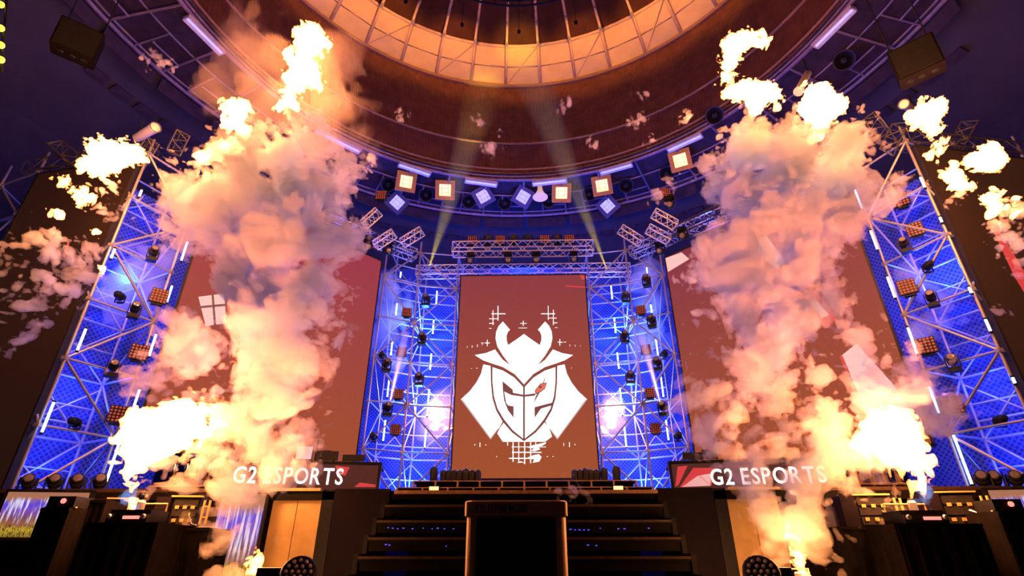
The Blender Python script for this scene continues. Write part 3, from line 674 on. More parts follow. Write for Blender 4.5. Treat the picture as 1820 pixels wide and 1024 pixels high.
for a, b, l_ in (((708,292),(765,311),'white strip light left of the drum middle'), ((826,321),(884,329),'white strip light just left of the drum middle'), ((946,327),(1008,320),'white strip light just right of the drum middle'), ((1066,308),(1124,292),'white strip light right of the drum middle'), ((1186,268),(1248,240),'white strip light near the right smoke column'),
                 ((330,30),(396,96),'long violet strip light at the upper left'), ((1448,84),(1518,14),'long violet strip light at the upper right'), ((560,232),(640,270),'white strip light behind the left smoke column')): bar_light(a, b, l_)
p = at_z(960, 343, ZL-.3); t = thing('bell_lamp', 'pale bell-shaped lamp hanging under the middle of the catwalk', 'lamp', p)
obj('shade', MB().lathe([(.0,.55),(.14,.54),(.18,.2),(.3,-.1),(.5,-.35),(.48,-.36),(.0,-.2)], 18), M_['bell'], t, smooth=True); obj('socket', MB().lathe([(0,.9),(.12,.88),(.16,.6),(.14,.54),(0,.54)], 12), M_['fixwarm'], t); rod('cord', (0,0,.9), (0,0,1.2), .03, M_['black'], t)
def spot_can(lens, back, Y, label, m):
    a, b = at_y(*lens, Y), at_y(*back, Y+.5); t = thing('spotlight', label, 'lamp', b); d = a-b
    q = d.to_track_quat('Z', 'Y').to_matrix().to_4x4(); L_ = d.length
    obj('barrel', MB().lathe([(0,0),(.1,0),(.13,.05),(.15,L_*.9),(.17,L_),(.14,L_),(.12,L_*.9)], 14, q), m, t, smooth=True); obj('lens', MB().lathe([(.15,L_*.97),(.08,L_*.99),(0,L_)], 14, q), M_['bulb'], t)
    rod('hanger', (0,0,0), (0,0,.7), .03, M_['black'], t)
spot_can((277,226),(242,246),11.5,'blue cylindrical spotlight beside the far-left fireball', M_['fixblue'])
spot_can((533,236),(498,262),13.5,'spotlight with a pale round lens behind the left smoke', M_['fixblue'])
spot_can((1419,163),(1436,130),13.5,'spotlight with a pale round lens between two right fireballs', M_['whitebar'])
spot_can((1606,185),(1626,196),12.5,'violet cylindrical spotlight left of the right tower fireball', M_['fixblue'])
for lab, px, py, rz in (('large hanging speaker box in the upper left dark', 128, 100, .7), ('large hanging speaker box in the upper right dark', 1640, 135, -.7)):
    p = at_y(px, py, 11); t = thing('speaker_box', lab, 'speaker', p, (R(12), 0, rz))
    obj('cabinet', MB().box(0,0,.5,1.1,.7,1.0), M_['drape'], t); g_ = MB()
    for x in (-.3, 0, .3): g_.lathe([(.1,0),(.08,-.03),(0,-.02)], 10, Matrix.Translation((x,0,0)))
    obj('port', g_, M_['black'], t); obj('grille', MB().box(0,-.36,.5,1.0,.03,.9), M_['black'], t)
    for x in (-.45, .45): rod('chain', (x,0,1), (x,0,4), .02, M_['black'], t)
t = thing('led_strip', 'row of yellow lamps cut by the left picture edge', 'lamp', at_y(2, 112, 9))
for py in (8, 50, 80, 106): obj('lamp', MB().lathe([(0,.09),(.07,.06),(.09,0),(.07,-.06),(0,-.09)], 10), M_['yellow'], t, loc=at_y(1, py, 9)-at_y(2, 112, 9))
rod('rail', (0,.1,-.2), at_y(1, 0, 9)-at_y(2, 112, 9)+Vector((0,.1,.2)), .03, M_['black'], t)

# ------------------------------------------------------------------ desks, lettering
def letters(body, parent, m, x0, y, z0, w, h, bold=.012, t=.02):
    """each letter of the wording is a part of its own"""
    def glyph(ch):
        cu = bpy.data.curves.new('letter', 'FONT'); cu.body = ch; cu.size = 1; cu.offset = bold; cu.extrude = .01; cu.resolution_u = 3
        o = bpy.data.objects.new('letter', cu); C.objects.link(o); bpy.context.view_layer.update()
        me = bpy.data.meshes.new_from_object(o.evaluated_get(bpy.context.evaluated_depsgraph_get())); bpy.data.objects.remove(o); bpy.data.curves.remove(cu)
        co = np.empty(len(me.vertices)*3, np.float32); me.vertices.foreach_get('co', co); co = co.reshape(-1, 3); lo, hi = co.min(0), co.max(0); wd = float(hi[0]-lo[0])
        co = (co-lo)/(hi-lo); co = np.stack([co[:, 0], -co[:, 2], co[:, 1]], 1); me.vertices.foreach_set('co', np.ascontiguousarray(co).ravel()); me.materials.clear(); me.materials.append(m)
        return me, wd
    G = {ch: glyph(ch) for ch in set(body) if ch != ' '}; gap = .13; x = 0.; pl = []
    for ch in body:
        if ch == ' ': x += .30; continue
        pl.append((ch, x)); x += G[ch][1]+gap
    k = w/(x-gap)
    for ch, xx in pl: obj('letter', G[ch][0], None, parent, loc=(x0+xx*k, y, z0), scale=(G[ch][1]*k, t, h))
def desk(label, a, b, tx, reds):
    s = Screen(label, a, b, ZD+.02, 3.06, (.12,.032,.024), (.09,.022,.018), .8, name='player_desk'); s.root['category'] = 'desk'
    (x0, z0), (x1, z1) = s.uv(*tx[0]), s.uv(*tx[1]); zt = s.uv(*tx[2])[1]
    letters('G2 ESPORTS', s.root, M_['letter'], x0, -.022, (z0+z1)/2, x1-x0, zt-(z0+z1)/2)
    obj('table_top', MB().box(0, .42, s.h+.02, s.w+.1, .95, .05), M_['black'], s.root)
    for x in (-s.w/2+.05, s.w/2-.05): obj('side_panel', MB().box(x, .42, s.h/2, .06, .8, s.h), M_['black'], s.root)
    for q, mk in reds: s.poly(q, M_[mk], 'graphic', 1)
    return s
dL = desk('long player desk on the left with lit G2 ESPORTS letters', (-7.0, 11.35), (-3.2, 12.0), ((413,858),(608,863),(413,829)), [([(596,828),(622,831),(614,846),(600,842)],'g_red'), ([(640,858),(668,862),(668,866),(630,866)],'g_red'), ([(596,840),(612,842),(606,844)],'g_pink')])
dR = desk('long player desk on the right with lit G2 ESPORTS letters', (3.16, 12.0), (7.0, 11.35), ((1265,864),(1470,857),(1265,834)), [([(1204,830),(1222,828),(1206,862),(1200,866)],'g_red'), ([(1232,832),(1272,832),(1264,864),(1208,866)],'g_red'), ([(1240,846),(1264,842),(1262,864),(1212,866)],'g_pink')])
def monitor(px, py, Y, w, h, label, m, rz=0.):
    p = at_y(px, py, Y); t = thing('monitor', label, 'monitor', (p.x, p.y, 3.12), (0,0,rz)); zc = .1+h/2
    obj('casing', MB().box(0,.03,zc,w,.05,h), M_['plastic'], t); obj('rear_panel', MB().box(0,.0,zc,w*.94,.02,h*.92), m, t); obj('stand', MB().box(0,.06,.08,.06,.05,.16).box(0,.05,.01,.24,.2,.02), M_['black'], t)
monitor(540, 810, 12.2, .36, .3, 'pinkish lit monitor on the left desk', M_['g_pink'], .1); monitor(573, 812, 12.3, .36, .22, 'dark monitor beside the pink one on the left desk', M_['plastic'], .1); monitor(592, 815, 12.3, .2, .2, 'small dark monitor right of the others on the left desk', M_['plastic'], .1)
monitor(628, 818, 12.4, .5, .14, 'low dark monitor at the inner end of the left desk', M_['plastic'], .1); monitor(1232, 818, 12.4, .42, .16, 'low dark monitor at the inner end of the right desk', M_['plastic'], -.1); monitor(1262, 814, 12.3, .3, .2, 'dark monitor half in smoke on the right desk', M_['plastic'], -.1)
for px, lab in ((553,'thin microphone stand behind the left desk'), (1282,'thin microphone stand behind the right desk')):
    p = at_y(px, 800, 12.4); t = thing('microphone_stand', lab, 'stand', (p.x, 12.75, ZD)); rod('pole', (0,0,0), (0,0,1.5), .012, M_['black'], t); obj('microphone', MB().lathe([(0,.14),(.025,.12),(.03,.08),(.015,0),(0,0)], 8), M_['plastic'], t, loc=(0,0,1.5)); obj('foot', MB().lathe([(0,.03),(.14,.02),(.15,0),(0,0)], 12), M_['black'], t)

# bent chrome tubes on the stage edge
for s, pxs, lab in ((-1, (302,325,347,366), 'left'), (1, (1600,1577,1554,1530), 'right')):
    for i, px in enumerate(pxs):
        p = at_y(px, 862, 10.6); t = thing('bent_pipe', '%s bent chrome pipe counted from outside on the %s stage half' % (['first','second','third','fourth'][i], lab), 'pipe', (p.x, 10.6, 2.46), group='bent chrome pipes')
        pts = [(0,0,0), (0,0,.38)] + [(-s*.16*(1-math.cos(R(k))), 0, .38+.16*math.sin(R(k))) for k in (15,30,45,60,75)] + [(-s*.34, 0, .56)]
        obj('pipe', MB().path(pts, .05, 8), M_['chrome'], t, smooth=True); obj('flange', MB().lathe([(.05,.04),(.09,.03),(.09,0),(0,0)], 12), M_['brass'], t)
    a, b = at_y(pxs[0]-s*-20, 866, 10.6), at_y(pxs[-1]+s*-26, 866, 10.6); c = (a+b)/2
    t = thing('pipe_plinth', 'low gilded plinth under the bent pipes on the %s' % lab, 'plinth', (c.x, 10.6, ZD)); w = abs(a.x-b.x)
    obj('body', MB().box(0,0,.15,w,.5,.3), M_['deck'], t); obj('top_board', MB().box(0,0,.315,w+.06,.56,.03), M_['brass'], t)

# stepped riser at the foot of the centre screen
rs_ = thing('stage_riser', 'two-tier dark riser with open cells below the centre screen', 'riser', (-.03, 19.0, ZD))
for tier, (w, y, z0, z1) in enumerate(((8.4, -.5, 0, 1.22), (7.6, .1, 1.22, 1.5))):
    obj('tier_top', MB().box(0, y+.7, z1-.03, w, 1.4, .05), M_['deck'], rs_); obj('back_panel', MB().box(0, y+.3, (z0+z1)/2, w-.1, .04, z1-z0), M_['black'], rs_)
    n = 10; zz = z1-.24
    for i in range(n+1): slab('upright', (-w/2+w*i/n, y, (z1+zz)/2), (.06, .08, .24), M_['edge'], rs_)
    slab('rail', (0, y, zz), (w, .07, .04), M_['edge'], rs_); slab('rail', (0, y, z1), (w, .07, .03), M_['edge'], rs_); slab('kick_board', (0, y+.02, (z0+zz)/2), (w, .05, zz-z0), M_['deck'], rs_)
for s, nm in ((-1,'left'), (1,'right')):
    t = thing('flight_case', 'long low dark case at the %s end of the riser' % nm, 'case', (s*4.45-.03, 18.0, ZD)); obj('body', MB().box(0,0,.45,1.3,.7,.9), M_['wallp'], t); obj('lid', MB().box(0,0,.97,1.32,.72,.12), M_['wallp'], t)
    for x in (-.62,.62): obj('corner', MB().box(x,-.35,.5,.06,.04,1.0), M_['alu'], t)
    p = at_y(772 if s < 0 else 1098, 858, 17.9); t = thing('light_box', 'bright pale lamp box on the case at the %s end of the riser' % nm, 'lamp', (p.x, 18.0, ZD+1.03)); obj('body', MB().box(0,.05,.09,.32,.3,.18), M_['black'], t); obj('glass', MB().box(0,-.11,.09,.30,.02,.13), M_['bulbwarm'], t)

# plinth with the gold rim in the foreground
pd = thing('trophy_plinth', 'black plinth with gold edges and a gold band lettered INTEL EXTREME MASTERS', 'plinth', (-.05, 3.25, 0))
def rrect(w, d, r, n=8):
    P = []
    for cx, cy, a0 in ((w/2-r, d/2-r, 0), (-w/2+r, d/2-r, 90), (-w/2+r, -d/2+r, 180), (w/2-r, -d/2+r, 270)):
        for k in range(n+1): a = R(a0+90*k/n); P.append((cx+r*math.cos(a), cy+r*math.sin(a)))
    return P
def rbox(w, d, r, z0, z1, bev=.0):
    P = rrect(w, d, r); n = len(P); mb = MB(); rows = [(z0, 1), (z1-bev, 1), (z1, 1-bev/w*2)] if bev else [(z0, 1), (z1, 1)]
    v = [(x*k, y*k, z) for z, k in rows for x, y in P]; f = [(j*n+i, j*n+(i+1) % n, (j+1)*n+(i+1) % n, (j+1)*n+i) for j in range(len(rows)-1) for i in range(n)]
    return mb.add(v, f+[tuple(range(n-1,-1,-1)), tuple((len(rows)-1)*n+i for i in range(n))])
obj('body', rbox(.53, .5, .09, 0, 1.405), M_['brass'], pd, smooth=False)
obj('band', rbox(.545, .515, .05, 1.41, 1.485, .006), M_['brass'], pd)
obj('front_panel', MB().box(0, -.252, .70, .41, .012, 1.40), M_['black'], pd)
letters('INTEL EXTREME MASTERS', pd, M_['ink'], -.215, -.2572, 1.424, .275, .04, .008, .003)

# crowd pictures on the low front screens
def crowd_mat(seed, sx=1.0):
    m = bpy.data.materials.new('crowd_video'); m.use_nodes = True; n, l = nt(m); b = n['Principled BSDF']; b.inputs['Base Color'].default_value = (.02,.02,.02,1)
    tc = n.new('ShaderNodeTexCoord'); sp = n.new('ShaderNodeSeparateXYZ'); l.new(tc.outputs['Generated'], sp.inputs[0])
    def noise(scl, vec, det=4):
        mp = n.new('ShaderNodeMapping'); mp.inputs['Scale'].default_value = vec; mp.inputs['Location'].default_value = (seed, seed*.7, seed*.3); no = n.new('ShaderNodeTexNoise'); no.inputs['Scale'].default_value = scl; no.inputs['Detail'].default_value = det
        l.new(tc.outputs['Generated'], mp.inputs[0]); l.new(mp.outputs[0], no.inputs['Vector']); return no
    def ramp(src, st, interp='LINEAR'):
        r = n.new('ShaderNodeValToRGB'); r.color_ramp.interpolation = interp
        while len(r.color_ramp.elements) < len(st): r.color_ramp.elements.new(.5)
        for e, (p, c) in zip(r.color_ramp.elements, st): e.position = p; e.color = tuple(c)+(1,)
        l.new(src, r.inputs['Fac']); return r
    def mix(a, b_, fac, mode='MIX'):
        x = n.new('ShaderNodeMixRGB'); x.blend_type = mode; l.new(a, x.inputs['Color1']); l.new(b_, x.inputs['Color2'])
        if isinstance(fac, float): x.inputs['Fac'].default_value = fac
        else: l.new(fac, x.inputs['Fac'])
        return x.outputs['Color']
    ad = n.new('ShaderNodeMath'); ad.operation = 'MULTIPLY_ADD'; nz = noise(5, (2,1,1)); l.new(nz.outputs['Fac'], ad.inputs[0]); ad.inputs[1].default_value = .25; l.new(sp.outputs['Z'], ad.inputs[2])
    base = ramp(ad.outputs[0], [(.12,(.28,.17,.02)), (.30,(.62,.42,.03)), (.42,(.35,.12,.05)), (.55,(.22,.07,.10)), (.72,(.22,.07,.55)), (.86,(.10,.06,.80)), (.98,(.45,.18,.10))])
    st = noise(9, (2.2*sx,1,.22), 3); streak = ramp(st.outputs['Fac'], [(.50,(0,0,0)), (.62,(1,1,1))]); zmask = ramp(sp.outputs['Z'], [(.25,(0,0,0)), (.42,(1,1,1)), (.8,(1,1,1)), (.9,(0,0,0))])
    wh = n.new('ShaderNodeRGB'); wh.outputs[0].default_value = (.85,.75,.95,1)
    c = mix(base.outputs['Color'], wh.outputs[0], mix(streak.outputs['Color'], zmask.outputs['Color'], 1.0, 'MULTIPLY'))
    pn = noise(16, (3.2*sx,1,.7), 2); ppl = ramp(pn.outputs['Fac'], [(.52,(0,0,0)), (.58,(1,1,1))]); pm = ramp(sp.outputs['Z'], [(.05,(1,1,1)), (.24,(1,1,1)), (.3,(0,0,0))])
    dk = n.new('ShaderNodeRGB'); dk.outputs[0].default_value = (.05,.015,.01,1)
    c = mix(c, dk.outputs[0], mix(ppl.outputs['Color'], pm.outputs['Color'], 1.0, 'MULTIPLY'))
    l.new(c, b.inputs['Emission Color']); b.inputs['Emission Strength'].default_value = .85
    return m
def crowd_screen(label, a, b, z0, z1, seed, sx=1.):
    d = Vector(b)-Vector(a); c = (Vector(a)+Vector(b))/2; t = thing('video_screen', label, 'screen', (c.x, c.y, z0), (0,0,math.atan2(d.y, d.x))); w, h = d.length, z1-z0
    obj('display', MB().box(0,0,h/2,w,.03,h), crowd_mat(seed, sx), t); fr = MB()
    for x in (-w/2-.02, w/2+.02): fr.box(x,.02,h/2,.04,.08,h+.08)
    for z in (-.02, h+.02): fr.box(0,.02,z,w+.08,.08,.04)
    obj('bezel', fr, M_['black'], t); obj('back_box', MB().box(0,.06,h/2,w,.06,h), M_['black'], t)
crowd_screen('upright low screen with a crowd picture behind the left smoke', (-4.42, 8.15), (-3.84, 8.3), .82, 2.08, 1.3)
_a, _b = at_y(20,867,8.1), at_y(165,867,8.25); crowd_screen('low wide screen with a yellow crowd picture at the far left', (_a.x, 8.1), (_b.x, 8.25), at_y(20,955,8.1).z, 2.1, 4.1, 1.6)
_a, _b = at_y(1752,867,8.25), at_y(1880,867,8.1); crowd_screen('low screen with a crowd picture cut by the right picture edge', (_a.x, 8.25), (_b.x, 8.1), at_y(20,955,8.1).z, 2.1, 7.7, 1.6)

# draped tables, flame machines, racks in front of the stage
def drape_table(label, x, y, w, d, h):
    t = thing('draped_table', label, 'table', (x, y, 0)); P = []; n = 72
    for i in range(n):
        a = i/n*4; k = int(a); f = a-k
        q = [(-w/2+w*f, -d/2), (w/2, -d/2+d*f), (w/2-w*f, d/2), (-w/2, d/2-d*f)][k]; P.append(q)
    v = []
    for z, am in ((0, .06), (h*.5, .035), (h-.04, .012), (h, 0)):
        for i, (px, py) in enumerate(P): k = 1+am*(math.sin(i*1.9)+.5*math.sin(i*.7+x)); v.append((px*k, py*k, z))
    f = [(j*n+i, j*n+(i+1) % n, (j+1)*n+(i+1) % n, (j+1)*n+i) for j in range(3) for i in range(n)]
    obj('cloth', MB().add(v, f+[tuple(3*n+i for i in range(n))]), M_['drape'], t, smooth=False); obj('table_board', MB().box(0,0,h-.03,w*.96,d*.96,.04), M_['black'], t)
    obj('tape_edge', MB().box(0,-d/2-.004,h-.02,w,.012,.03), M_['drape'], t)
def flame_machine(label, p, w=.5, nz=(0,0)):
    t = thing('flame_machine', label, 'flame machine', p)
    obj('body', MB().box(0,0,.08,w,.36,.14), M_['black'], t); obj('sloped_front', MB().prism([(-w/2,.0),(w/2,.0),(w/2,.10),(-w/2,.10)], .05), M_['plastic'], t, loc=(0,-.18,0))
    obj('nozzle', MB().lathe([(.05,0),(.05,.1),(.035,.13),(.03,.13),(.03,.02),(0,.02)], 12), M_['alu'], t, loc=(nz[0], nz[1], .15)); obj('display', MB().box(w*.12,-.235,.06,w*.4,.01,.035), M_['reddisp'], t)
    for s in (-1, 1): obj('knob', MB().lathe([(0,.03),(.025,.03),(.03,0)], 10, Matrix.Rotation(R(90),4,'X')), M_['alu'], t, loc=(s*w*.42,-.23,.07))
    obj('handle_bar', MB().path([(-w/2,.1,.15),(-w/2,.1,.24),(w/2,.1,.24),(w/2,.1,.15)], .012, 6), M_['brass'], t)
def rack(label, p, w=.42, h=.5, rz=0.):
    t = thing('equipment_rack', label, 'equipment rack', p, (0,0,rz)); obj('case', MB().box(0,.15,h/2,w,.3,h), M_['black'], t); g_ = MB()
    obj('side_board', MB().box(-w/2-.1,.1,h/2,.18,.3,h), M_['wallp'], t)
    for i in range(3): obj('panel', MB().box(0,-.006,h*(.2+.3*i),w*.86,.014,h*.24), M_['plastic'], t)
    for i in range(6): obj('socket', MB().box(-w*.28+w*.28*(i % 3),-.018,h*(.25+.42*(i//3)),.05,.012,.04), M_['brass'], t)
    obj('edge_rail', MB().box(0,-.01,h+.01,w+.04,.05,.02), M_['brass'], t); obj('cable', MB().path([(w*.2,-.03,h*.5),(w*.35,-.12,h*.35),(w*.5,-.12,h*.12),(w*.62,-.06,.03)], .012, 6), M_['chrome'], t)
    for x in (.06, .13): obj('tube_rail', MB().path([(w/2+x,-.02,.05),(w/2+x,-.02,h*.9)], .016, 6), M_['brass'], t)
    obj('rung', MB().box(w/2+.095,-.02,h*.7,.09,.02,.02).box(w/2+.095,-.02,h*.35,.09,.02,.02), M_['brass'], t)
def on(px, py, Y): return at_y(px, py, Y)
a = on(242, 931, 7.0); drape_table('black draped table under the left flame machine', a.x, 7.15, .88, .8, a.z); flame_machine('flame machine on the left draped table below the tall flame', (a.x-.02, 7.05, a.z), .5, (-.06, .05))
b = on(1640, 933, 7.0); drape_table('black draped table under the right flame machine', b.x, 7.15, 1.0, .8, b.z); flame_machine('flame machine on the right draped table below the tall flame', (b.x-.05, 7.05, b.z), .5, (.07, .05))
drape_table('tall black draped stand left of the left flame machine', on(168,900,7.3).x, 7.5, .5, .7, 1.9); drape_table('black draped stand right of the right flame machine', on(1735,930,7.3).x, 7.5, .7, .7, 1.55)
drape_table('black draped stand right of the left flame machine', on(325,935,7.4).x, 7.6, .8, .6, 1.58); drape_table('low black draped stand beside the right smoke', on(1545,935,7.4).x, 7.6, .9, .6, 1.58)
drape_table('black draped block in front of the far-left crowd screen', on(116,905,7.0).x, 7.1, .36, .5, 1.78); drape_table('black draped block in front of the far-right crowd screen', on(1782,912,7.0).x, 7.1, .36, .5, 1.72)
for lab, px, py, Y, rz, w, h in (('equipment rack between the left draped stand and the left flame', 205, 930, 7.75, .15, .34, .40), ('equipment rack on the stand right of the left flame machine', 322, 932, 7.5, .1, .36, .38), ('equipment rack on the stand beside the right smoke', 1560, 930, 7.5, -.1, .42, .38), ('equipment rack right of the right flame machine', 1715, 928, 7.4, -.15, .42, .42)):
    p = on(px, py, Y); rack(lab, (p.x, Y, 1.58 if 'stand' in lab and 'between' not in lab else 1.56), w, h, rz)
for lab, px, z in (('small black control box on the block before the far-left crowd screen', 116, 1.78), ('small black control box on the block before the far-right crowd screen', 1782, 1.72)):
    t = thing('control_box', lab, 'control box', (on(px,905,7.0).x, 7.05, z)); obj('case', MB().box(0,0,.07,.34,.3,.13), M_['black'], t); obj('dial', MB().lathe([(0,.02),(.03,.02),(.03,0)], 10, Matrix.Translation((.03,-.15,.08)) @ Matrix.Rotation(R(90),4,'X')), M_['reddisp'], t)
    obj('foot_strip', MB().box(0,-.13,.008,.4,.03,.014), M_['alu'], t)
for lab, px, Y, rz in (('big round-lensed lamp low in front of the left gold board', 520, 6.3, .25), ('big round-lensed lamp low in front of the right gold board', 1342, 6.3, -.25)):
    p = at_y(px, 1040, Y); t = thing('floor_moving_lamp', lab, 'stage lamp', (p.x, Y, 0), (0,0,rz)); z = p.z
    obj('stand', MB().box(0,.2,z/2-.1,.3,.3,z-.1), M_['black'], t); q = Matrix.Translation((.06,-.1,z+.06)) @ Matrix.Rotation(R(60),4,'X') 
    obj('head', MB().lathe([(0,-.3),(.14,-.29),(.17,-.1),(.18,.12),(.16,.14),(0,.1)], 18, q), M_['black'], t, smooth=True); g_ = MB()
    for i in range(19):
        r_, a_ = (0,0) if i == 0 else (.06, i*60) if i < 7 else (.12, i*30); g_.lathe([(.022,.13),(.015,.15),(0,.152)], 6, q @ Matrix.Translation((r_*math.cos(R(a_)), r_*math.sin(R(a_)), 0)))
    obj('lens_cluster', g_, M_['bulb'], t)['kind'] = 'stuff'; obj('ballast_box', MB().box(-.2*(1 if rz > 0 else -1),.1,z+.05,.34,.3,.22), M_['plastic'], t)
for lab, px, Y in (('low flame pot in front of the left crowd screen', 455, 6.6), ('low flame pot below the right smoke', 1421, 6.6)):
    p = at_y(px, 1030, Y); t = thing('flame_pot', lab, 'flame machine', (p.x, Y, 0)); obj('body', MB().box(0,0,p.z/2,.22,.22,p.z), M_['black'], t); obj('nozzle', MB().lathe([(.04,0),(.04,.06),(.025,.07),(.02,.01)], 10), M_['alu'], t, loc=(0,0,p.z)); obj('handle', MB().path([(-.12,0,p.z-.02),(-.12,0,p.z+.1),(.12,0,p.z+.1),(.12,0,p.z-.02)], .008, 5), M_['brass'], t)

# ------------------------------------------------------------------ flames, smoke, haze
FLA = volmat('flame_body', 0, emis=(1,.31,.08), es=75)
FLB = volmat('flame_root_blue', 0, emis=(.25,.42,1), es=3.0)
SMD = volmat('dense_smoke', 3.0, (.98,.85,.77), .1)  # albedo tinted warm: flame light put into the smoke colour
SMT = volmat('thin_smoke', 3.6, (.98,.85,.79), .0)  # same warm flame tint in the smoke colour
HZ = volmat('light_haze', .16, (.95,.9,.9), .0)
WARM = (1,.36,.11)
FO = [(2.2,.12),(5,.11),(11,.075),(22,.04)]
def flame(label, L_, Y, seed, power, at=None, octs=FO, cell=.028, rs=1.05, m=None, name='flame'):
    o = cloud(name, px_blobs(L_, Y, .12, seed, rs), cell, octs, m or FLA, seed, k=.12)
    tag(o, label, 'flame', 'stage flames')
    if power:
        p = at_y(*(at or L_[0][:2]), Y); l_ = light('flame_light', p, WARM, power, .35)
    return o
flame('tall left flame jet rising from the machine on the draped table', [(236,893,5),(238,875,8),(241,855,11),(247,835,17),(258,808,26),(275,780,38),(298,768,42),(325,764,38),(352,770,26),(258,750,22),(335,738,24),(290,735,20)], 7.1, 11, 260, (300,765))
flame('tall right flame jet rising from the machine on the draped table', [(1643,893,5),(1638,872,9),(1630,850,14),(1618,830,20),(1605,810,32),(1592,780,42),(1570,765,36),(1552,782,20),(1625,815,22),(1610,755,26),(1640,800,12)], 7.1, 12, 260, (1590,785))
for lab, px, s in (('blue root of the left flame jet', 236, 21), ('blue root of the right flame jet', 1643, 22)):
    q = 1 if px < 900 else -1
    flame(lab, [(px-4*q,905,5),(px-1*q,890,8),(px+2*q,873,10)], 7.1, s, 0, octs=[(6,.06),(14,.03)], m=FLB, cell=.02)
flame('highest fireball over the left smoke, trailing downwards', [(557,70,26),(543,92,18),(520,108,13),(541,128,24),(527,150,18),(560,142,12),(512,178,15),(497,188,8)], 10, 13, 950, (543,120))
flame('fireball at the upper end of the left smoke, below the highest', [(419,196,21),(414,222,17),(430,236,13),(388,266,18),(414,262,17),(362,278,10),(372,312,7)], 10, 14, 800, (412,225))
flame('broad flat fireball at the far left above the tower', [(195,278,30),(170,292,17),(222,270,20),(242,280,9),(180,268,15)], 11, 15, 450, (195,280))
flame('ragged small fireball under the far-left one', [(130,335,11),(144,350,10),(118,322,7)], 11, 16, 120, (135,342))
flame('small burning wisp low at the far left', [(104,380,8),(100,372,5),(182,478,7),(168,415,4)], 11, 17, 60, (104,380), octs=[(5,.1),(12,.06)])
flame('topmost curled fireball over the right smoke', [(1310,82,20),(1338,70,14),(1354,78,6),(1300,108,13),(1294,138,9),(1318,162,17),(1350,170,22),(1378,174,11),(1298,160,7)], 10, 18, 950, (1325,140))
flame('round fireball above the right smoke, right of the topmost', [(1455,182,29),(1462,212,21),(1484,200,14),(1438,198,13),(1452,243,5)], 10, 19, 800, (1458,195))
flame('fireball touching the top of the right tower', [(1650,198,21),(1632,214,14),(1660,228,15),(1666,258,9),(1660,274,6)], 11, 20, 300, (1652,215))
flame('flat fireball at the far right', [(1750,280,20),(1726,290,11),(1778,284,11),(1760,275,14)], 11, 21, 260, (1750,285))
flame('ragged burning trail under the far-right fireball', [(1690,308,11),(1702,332,9),(1755,352,13),(1785,372,11),(1770,345,7),(1725,330,5)], 11, 22, 110, (1755,352))
flame('blinding fireball behind the scaffold left of the centre screen', [(777,722,13),(776,740,11),(775,755,8),(788,760,6)], 23.2, 23, 70, (777,735), cell=.05, octs=[(2,.2),(5,.1)])
flame('blinding fireball behind the scaffold right of the centre screen', [(1088,722,13),(1088,740,11),(1089,755,8),(1080,765,6)], 23.2, 24, 70, (1088,735), cell=.05, octs=[(2,.2),(5,.1)])
flame('small flame in front of the left crowd screen', [(455,1016,8),(453,1003,7),(458,990,4),(452,984,2)], 6.6, 25, 110, (455,1000), octs=[(8,.05),(18,.03)], cell=.012)
flame('small flame under the right smoke', [(1424,1016,8),(1420,1003,6),(1417,990,4),(1416,980,2)], 6.6, 26, 110, (1420,1000), octs=[(8,.05),(18,.03)], cell=.012)
flame('thin flame licks inside the lower right smoke', [(1400,936,4),(1402,945,3),(1412,952,4),(1418,958,3)], 6.9, 27, 30, (1405,945), octs=[(8,.04),(18,.03)], cell=.014)

SO = [(1.3,.32),(2.8,.26),(6,.22),(12,.15),(22,.06)]
def smoke(label, L_, Y, seed, m, cell=.04, octs=SO, jit=.5, rs=.9, group='smoke plumes', k=.12, bias=.06):
    o = cloud('smoke_plume', px_blobs(L_, Y, jit, seed, rs), cell, octs, m, seed, k=k, bias=bias)
    return tag(o, label, 'smoke', group)
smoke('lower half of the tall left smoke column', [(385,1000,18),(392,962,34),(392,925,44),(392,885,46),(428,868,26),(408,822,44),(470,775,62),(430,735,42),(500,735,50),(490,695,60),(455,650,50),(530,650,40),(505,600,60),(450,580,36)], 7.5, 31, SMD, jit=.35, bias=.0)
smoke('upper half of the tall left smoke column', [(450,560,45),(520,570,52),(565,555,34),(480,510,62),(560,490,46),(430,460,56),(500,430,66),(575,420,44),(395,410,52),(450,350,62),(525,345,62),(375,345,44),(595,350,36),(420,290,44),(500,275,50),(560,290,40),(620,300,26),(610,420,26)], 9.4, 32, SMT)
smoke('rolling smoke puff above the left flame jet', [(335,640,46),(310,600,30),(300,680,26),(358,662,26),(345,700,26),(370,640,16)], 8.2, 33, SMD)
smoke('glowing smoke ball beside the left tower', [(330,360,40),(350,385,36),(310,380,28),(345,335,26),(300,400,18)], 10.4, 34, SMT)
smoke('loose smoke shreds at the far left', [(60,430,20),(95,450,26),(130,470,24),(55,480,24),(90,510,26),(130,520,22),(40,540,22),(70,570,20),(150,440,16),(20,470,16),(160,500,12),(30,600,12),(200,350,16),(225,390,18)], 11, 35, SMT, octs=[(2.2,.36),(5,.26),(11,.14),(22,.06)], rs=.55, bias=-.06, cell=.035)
smoke('thin haze behind the left fireballs', [(470,110,60),(560,170,60),(600,110,45),(420,70,40),(470,180,60),(620,190,40),(560,230,50),(400,170,40),(640,250,30)], 10.8, 36, volmat('fire_tinted_haze', .15, (1,.75,.55), 0), octs=[(1,.4),(2.4,.2),(5,.1)], rs=1., cell=.08)  # orange fire glow is tinted into this haze's colour
